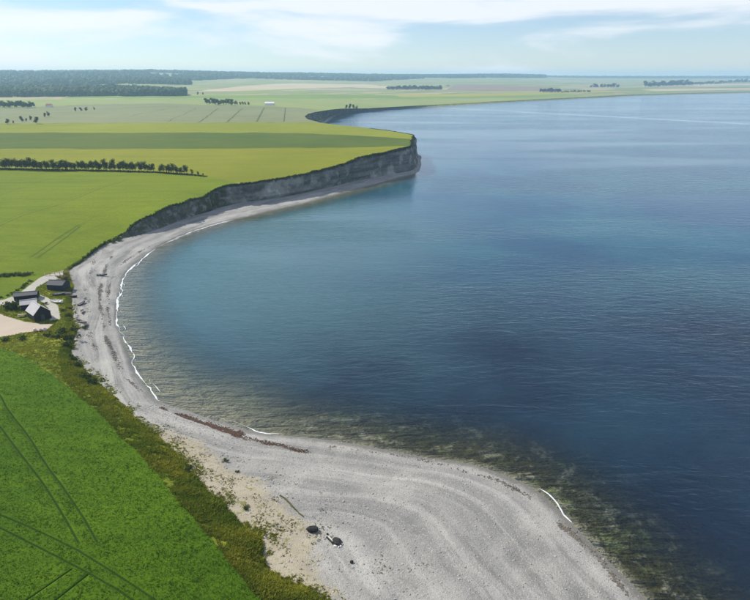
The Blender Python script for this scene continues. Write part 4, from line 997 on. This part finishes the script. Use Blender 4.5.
# boats
def make_boat(name, mat_out, mat_in, L_=4.2, W_=1.5, H_=0.62):
    r = empty(name, (0, 0, 0)); n = 11; secs = []
    for i in range(n):
        f = i/(n-1); x = (f-0.45)*L_; wf = math.sin(min(1, (1-f)*1.35 + 0.02)*math.pi/2)*(0.80 + 0.2*min(1, f*3)); sheer = 0.10*(2*f-0.8)**2 + 0.16*f**3
        ww = W_/2*wf
        prof = [(-1.0, 1.0), (-0.9, 0.55), (-0.55, 0.12), (0, 0.0), (0.55, 0.12), (0.9, 0.55), (1.0, 1.0)]
        keel = 0.14*f**4
        secs.append([(x + (0.25*z_ if f > .9 else 0), a*ww, keel + z_*(H_-keel) + sheer*z_) for a, z_ in prof])
    V = [q for s_ in secs for q in s_]; k = 7
    Fc = [(i*k+j, (i+1)*k+j, (i+1)*k+j+1, i*k+j+1) for i in range(n-1) for j in range(k-1)] + [tuple(range(k))]
    hull = mesh_obj('hull', V, Fc, M[mat_out], r)
    Vi = [(x*0.985, y*0.93, z_*0.96 + 0.05) for x, y, z_ in V]; mesh_obj('inside', Vi, [f[::-1] for f in Fc], M[mat_in], r)
    for s_ in (0, k-1):
        v, f = tube([np.array(secs[i][s_]) + np.array([0, 0, 0.01]) for i in range(n)], [0.045]*n, 5); mesh_obj('gunwale', v, f, M[mat_in], r)
    for xx, w2 in ((-1.0, 0.62), (0.1, 0.66), (1.0, 0.5)): part('thwart', box(xx-0.13, xx+0.13, -w2*W_*0.7, w2*W_*0.7, 0.42, 0.46), mat_in, r)
    return r
bd = make_boat('rowing_boat', 'boat_dark', 'boat_inside'); br = make_boat('rowing_boat', 'boat_rose', 'boat_inside'); bw = make_boat('rowing_boat', 'white_paint', 'white_paint', 4.4, 1.8, 0.7)
def put_boat(proto, px, py, rz, label, group, s=1.0):
    p = ground(px, py); o = place(proto, p, s, None, label, 'boat', group); o.rotation_euler = (R(random.uniform(-4, 4)), 0, rz)
BG1, BG2 = 'boats beside the beach hut', 'boats drawn up on the pebbles'
put_boat(bd, 58.5, 295.2, R(8), 'dark rowing boat closest to the small white boat', BG1)
put_boat(br, 65, 294.6, R(-6), 'rose-tinted rowing boat between two dark ones below the hut', BG1)
put_boat(bd, 71.5, 297.0, R(-14), 'dark rowing boat at the beach end of the row below the hut', BG1)
put_boat(bw, 57, 302.6, R(172), 'small white boat on the grass right of the tarred shed', None)
put_boat(bd, 81.5, 304.5, R(80), 'dark boat highest up on the pebbles below the huts', BG2, 0.8)
put_boat(bd, 82.5, 312.5, R(-65), 'dark boat second down on the pebbles, pointing seaward', BG2, 0.8)
put_boat(bd, 78.5, 320, R(-40), 'dark boat close to the bank bushes on the pebbles', BG2, 0.75)
put_boat(br, 82.5, 322.5, R(-20), 'reddish boat lying among dark ones on the pebbles', BG2, 0.75)
put_boat(bd, 85.5, 326, R(-70), 'dark boat lowest on the pebbles above the lone bush', BG2, 0.7)
put_boat(bd, 101.5, 275.8, R(10), 'dark boat alone on the open pebbles at the bay head', None, 0.9)

# stones
def make_stone(name, seed, mat, dims, angular=0.22, sub=2):
    import bmesh
    r = np.random.default_rng(seed); b_ = bmesh.new(); bmesh.ops.create_icosphere(b_, subdivisions=sub, radius=1.0)
    planes = [(Vector(r.normal(0, 1, 3)).normalized(), r.uniform(0.62, 0.9)) for _ in range(11)]
    for v in b_.verts:
        for n_, q in planes:
            e_ = v.co.dot(n_) - q
            if e_ > 0: v.co -= n_*e_*0.95
        v.co *= 1 + r.normal(0, angular*0.25); v.co = Vector((v.co.x*dims[0], v.co.y*dims[1], (v.co.z + 0.45)*dims[2]))
    me = bpy.data.meshes.new(name); b_.to_mesh(me); b_.free(); me.materials.append(M[mat]); o = bpy.data.objects.new(name, me); col.objects.link(o); return o
def put_stone(o, px, py, rz, label, cat='boulder', group=None):
    p = ground(px, py); o.location = tuple(p); o.rotation_euler = (0, 0, rz); tag(o, label, cat, group)
put_stone(make_stone('boulder', 1, 'black_stone', (1.08, 0.78, 0.62), 0.4), 312.3, 530.6, R(10), 'black jagged boulder left of the slab-like one on the pebbles')
put_stone(make_stone('boulder', 4, 'black_stone', (1.2, 0.75, 0.4), 0.3), 336.5, 542.0, R(-38), 'black slab-like boulder beside planks on the pebbles')
put_stone(make_stone('boulder', 9, 'black_stone', (0.34, 0.3, 0.3)), 351.6, 562.6, 0, 'small black stone lying alone below the two boulders')
put_stone(make_stone('boulder', 12, 'black_stone', (0.22, 0.2, 0.18)), 327.4, 534.2, 0, 'tiny dark stone between the two black boulders')
for i, (px, py) in enumerate(((336.2, 546.6), (338.8, 547.4), (341, 546.4), (342, 544.5), (334.8, 546.2))):
    put_stone(make_stone('stone', 20+i, 'white_stone', (0.24, 0.2, 0.2), sub=1), px, py, i, 'small white stone at the foot of the slab-like black boulder', 'stone', 'white stones by the black slab')
for i, (px, lb) in enumerate(((35.5, 'pale pink boulder, leftmost of three on the yard edge'), (40.6, 'pale pink boulder, middle of three on the yard edge'), (45.4, 'pale pink boulder, rightmost of three on the yard edge'))):
    put_stone(make_stone('boulder', 30+i, 'pink_stone', (0.75, 0.55, 0.7)), px, 331.3 - i*0.3, i*0.7, lb, 'boulder', 'pink boulders on the yard edge')
def plank(name, p0, p1, wd_, th_, mat, label):
    a, b = ground(*p0), ground(*p1); L_ = float(np.linalg.norm(b-a)); z_ = max(a[2], b[2])
    o = mesh_obj(name, *box(0, L_, -wd_/2, wd_/2, 0.02, th_), M[mat], label=label, cat='plank'); o.location = (a[0], a[1], z_); o.rotation_euler = (0, 0, math.atan2(b[1]-a[1], b[0]-a[0]))
plank('plank', (326.5, 537.2), (332.6, 543.6), 0.26, 0.16, 'black_stone', 'dark plank lying left of the slab-like black boulder')
plank('plank', (328.4, 537.0), (334.2, 542.8), 0.20, 0.12, 'pale_wood', 'pale plank between the dark plank and black slab')
a, b = ground(280.5, 496.5), ground(304.5, 517.5)
pth = [a*(1-f) + b*f + np.array([0.25*math.sin(f*5), 0.15*math.cos(f*7), 0.10]) for f in np.linspace(0, 1, 12)]
v, f = tube(pth, [0.07 + 0.11*math.sin(math.pi*min(1, q*1.1+.12)) for q in np.linspace(0, 1, 12)], 8); v = np.array(v); v += rng.normal(0, 0.045, v.shape)
mesh_obj('driftwood_log', v, f, M['moss_wood'], label='long mossy driftwood log on the pebbles above the black boulders', cat='log')

# white barn and small house far off
p = G(269.5, 105.6); gable_hut('barn', (p[0], p[1]+4, land_z(p[0], p[1])), R(90), 9, 19, 4.2, 6.8, 'white_paint', 'white_paint', 'white barn at the right end of the long low grove', 'barn', 0.3, window=False)
p = G(48.3, 107.4); gable_hut('house', (p[0], p[1]+4, land_z(p[0], p[1])), R(80), 7, 11, 3.0, 5.8, 'white_paint', 'red_tile', 'small far house with white walls right of the left grove', 'house', 0.3)
p = G(448, 86.8); gable_hut('house', (p[0], p[1]+4, land_z(p[0], p[1])), R(80), 9, 20, 4.0, 8.0, 'white_paint', 'red_tile', 'distant red-roofed house right of the long far wood', 'house', 0.3)

# ------------------------------------------------------------------ seaweed and cobbles on the beach
def scatter_line(name, pxl, n, spread, rad, squash, mat, label, cat, power=1.0):
    L = resample(catmull(np.array([hit(*q) for q in pxl]), 12), 0.4); i = rng.integers(0, len(L), n)
    q = np.arange(len(L))*0.4; dens = np.clip(fbm(q/6 + 50*rng.random(), q*0 + 1.7, 4)*2.2 - 0.75, 0.01, 1)
    i = rng.choice(len(L), n, p=dens/dens.sum()); sd_ = side(L); off = rng.normal(0, spread, n)*np.minimum(1, 0.25+dens[i]) + ((fbm(q/5 + 9, q*0 + 8.8, 4) - 0.47)*4.0*spread)[i]; C3 = L[i].copy()
    C3[:, :2] += sd_[i]*off[:, None] + rng.normal(0, 0.25, (n, 2)); C3[:, 2] += 0.02
    V, Fc = lumps(C3, rng.uniform(*rad, n), squash, 0.45); mesh_obj(name, V, Fc, M[mat], kind='stuff', label=label, cat=cat)
scatter_line('seaweed', [(157, 406.5), (175, 413.5), (200, 422.5), (222, 430.5), (240, 435)], 5200, 0.55, (0.05, 0.19), 0.5, 'wrack', 'thick red-brown seaweed bank along the water edge', 'seaweed')
scatter_line('seaweed', [(232, 435), (256, 440), (285, 447), (308, 453)], 1100, 0.4, (0.04, 0.15), 0.45, 'wrack', 'broken red-brown seaweed trail right of the thick bank', 'seaweed')
scatter_line('dry_seaweed', [(112, 256), (103, 275), (99, 300), (103, 325), (110, 348), (122, 374), (140, 393)], 1300, 0.35, (0.06, 0.22), 0.4, 'dark_wrack', 'dark dry seaweed line along the middle of the inner beach', 'seaweed')
scatter_line('dry_seaweed', [(150, 246), (126, 260), (111, 280), (107, 305), (110, 325)], 700, 0.35, (0.06, 0.22), 0.4, 'dark_wrack', 'dark dry seaweed line nearest the inner bay water', 'seaweed')
scatter_line('dry_seaweed', [(96, 258), (90, 275), (86, 295), (88, 320), (95, 350)], 260, 0.6, (0.06, 0.22), 0.4, 'dark_wrack', 'faint dark seaweed line high on the inner beach', 'seaweed')
scatter_line('dry_seaweed', [(560, 525), (575, 536), (592, 551), (610, 571), (628, 596)], 420, 0.3, (0.06, 0.22), 0.45, 'dark_wrack', 'dark seaweed clumps along the near right pebble shore', 'seaweed')
scatter_line('dry_seaweed', [(330, 447), (400, 456), (450, 467), (500, 482), (530, 497)], 420, 0.25, (0.05, 0.16), 0.45, 'dark_wrack', 'thin dark seaweed line along the near pebble shore', 'seaweed')
nC = 9000; ss = rng.uniform(0.3, 14, nC)**1.0; tt_ = rng.random(nC); C3 = np.array([beach_point(a, b) for a, b in zip(ss, tt_)])
V, Fc = lumps(C3, rng.gamma(2.0, 0.035, nC).clip(0.04, 0.22), 0.65, 0.35); mesh_obj('cobbles', V, Fc, M['cobble'], kind='stuff', label='loose grey cobbles strewn over the near beach', cat='cobbles')

# ------------------------------------------------------------------ air
V, Fc = box(-10500, 10500, -600, 10500, -8.0, 135.0)
hz = mesh_obj('haze', V, Fc, kind='stuff', label='thin pale sea haze over land and water', cat='haze')
mh = bpy.data.materials.new('haze'); mh.use_nodes = True; nt = mh.node_tree; nt.nodes.clear()
pv = nt.nodes.new('ShaderNodeVolumePrincipled'); pv.inputs['Color'].default_value = (0.48, 0.75, 1.0, 1); pv.inputs['Density'].default_value = 1.35e-4; pv.inputs['Anisotropy'].default_value = 0.2
ou = nt.nodes.new('ShaderNodeOutputMaterial'); nt.links.new(pv.outputs[0], ou.inputs['Volume']); hz.data.materials.append(mh)
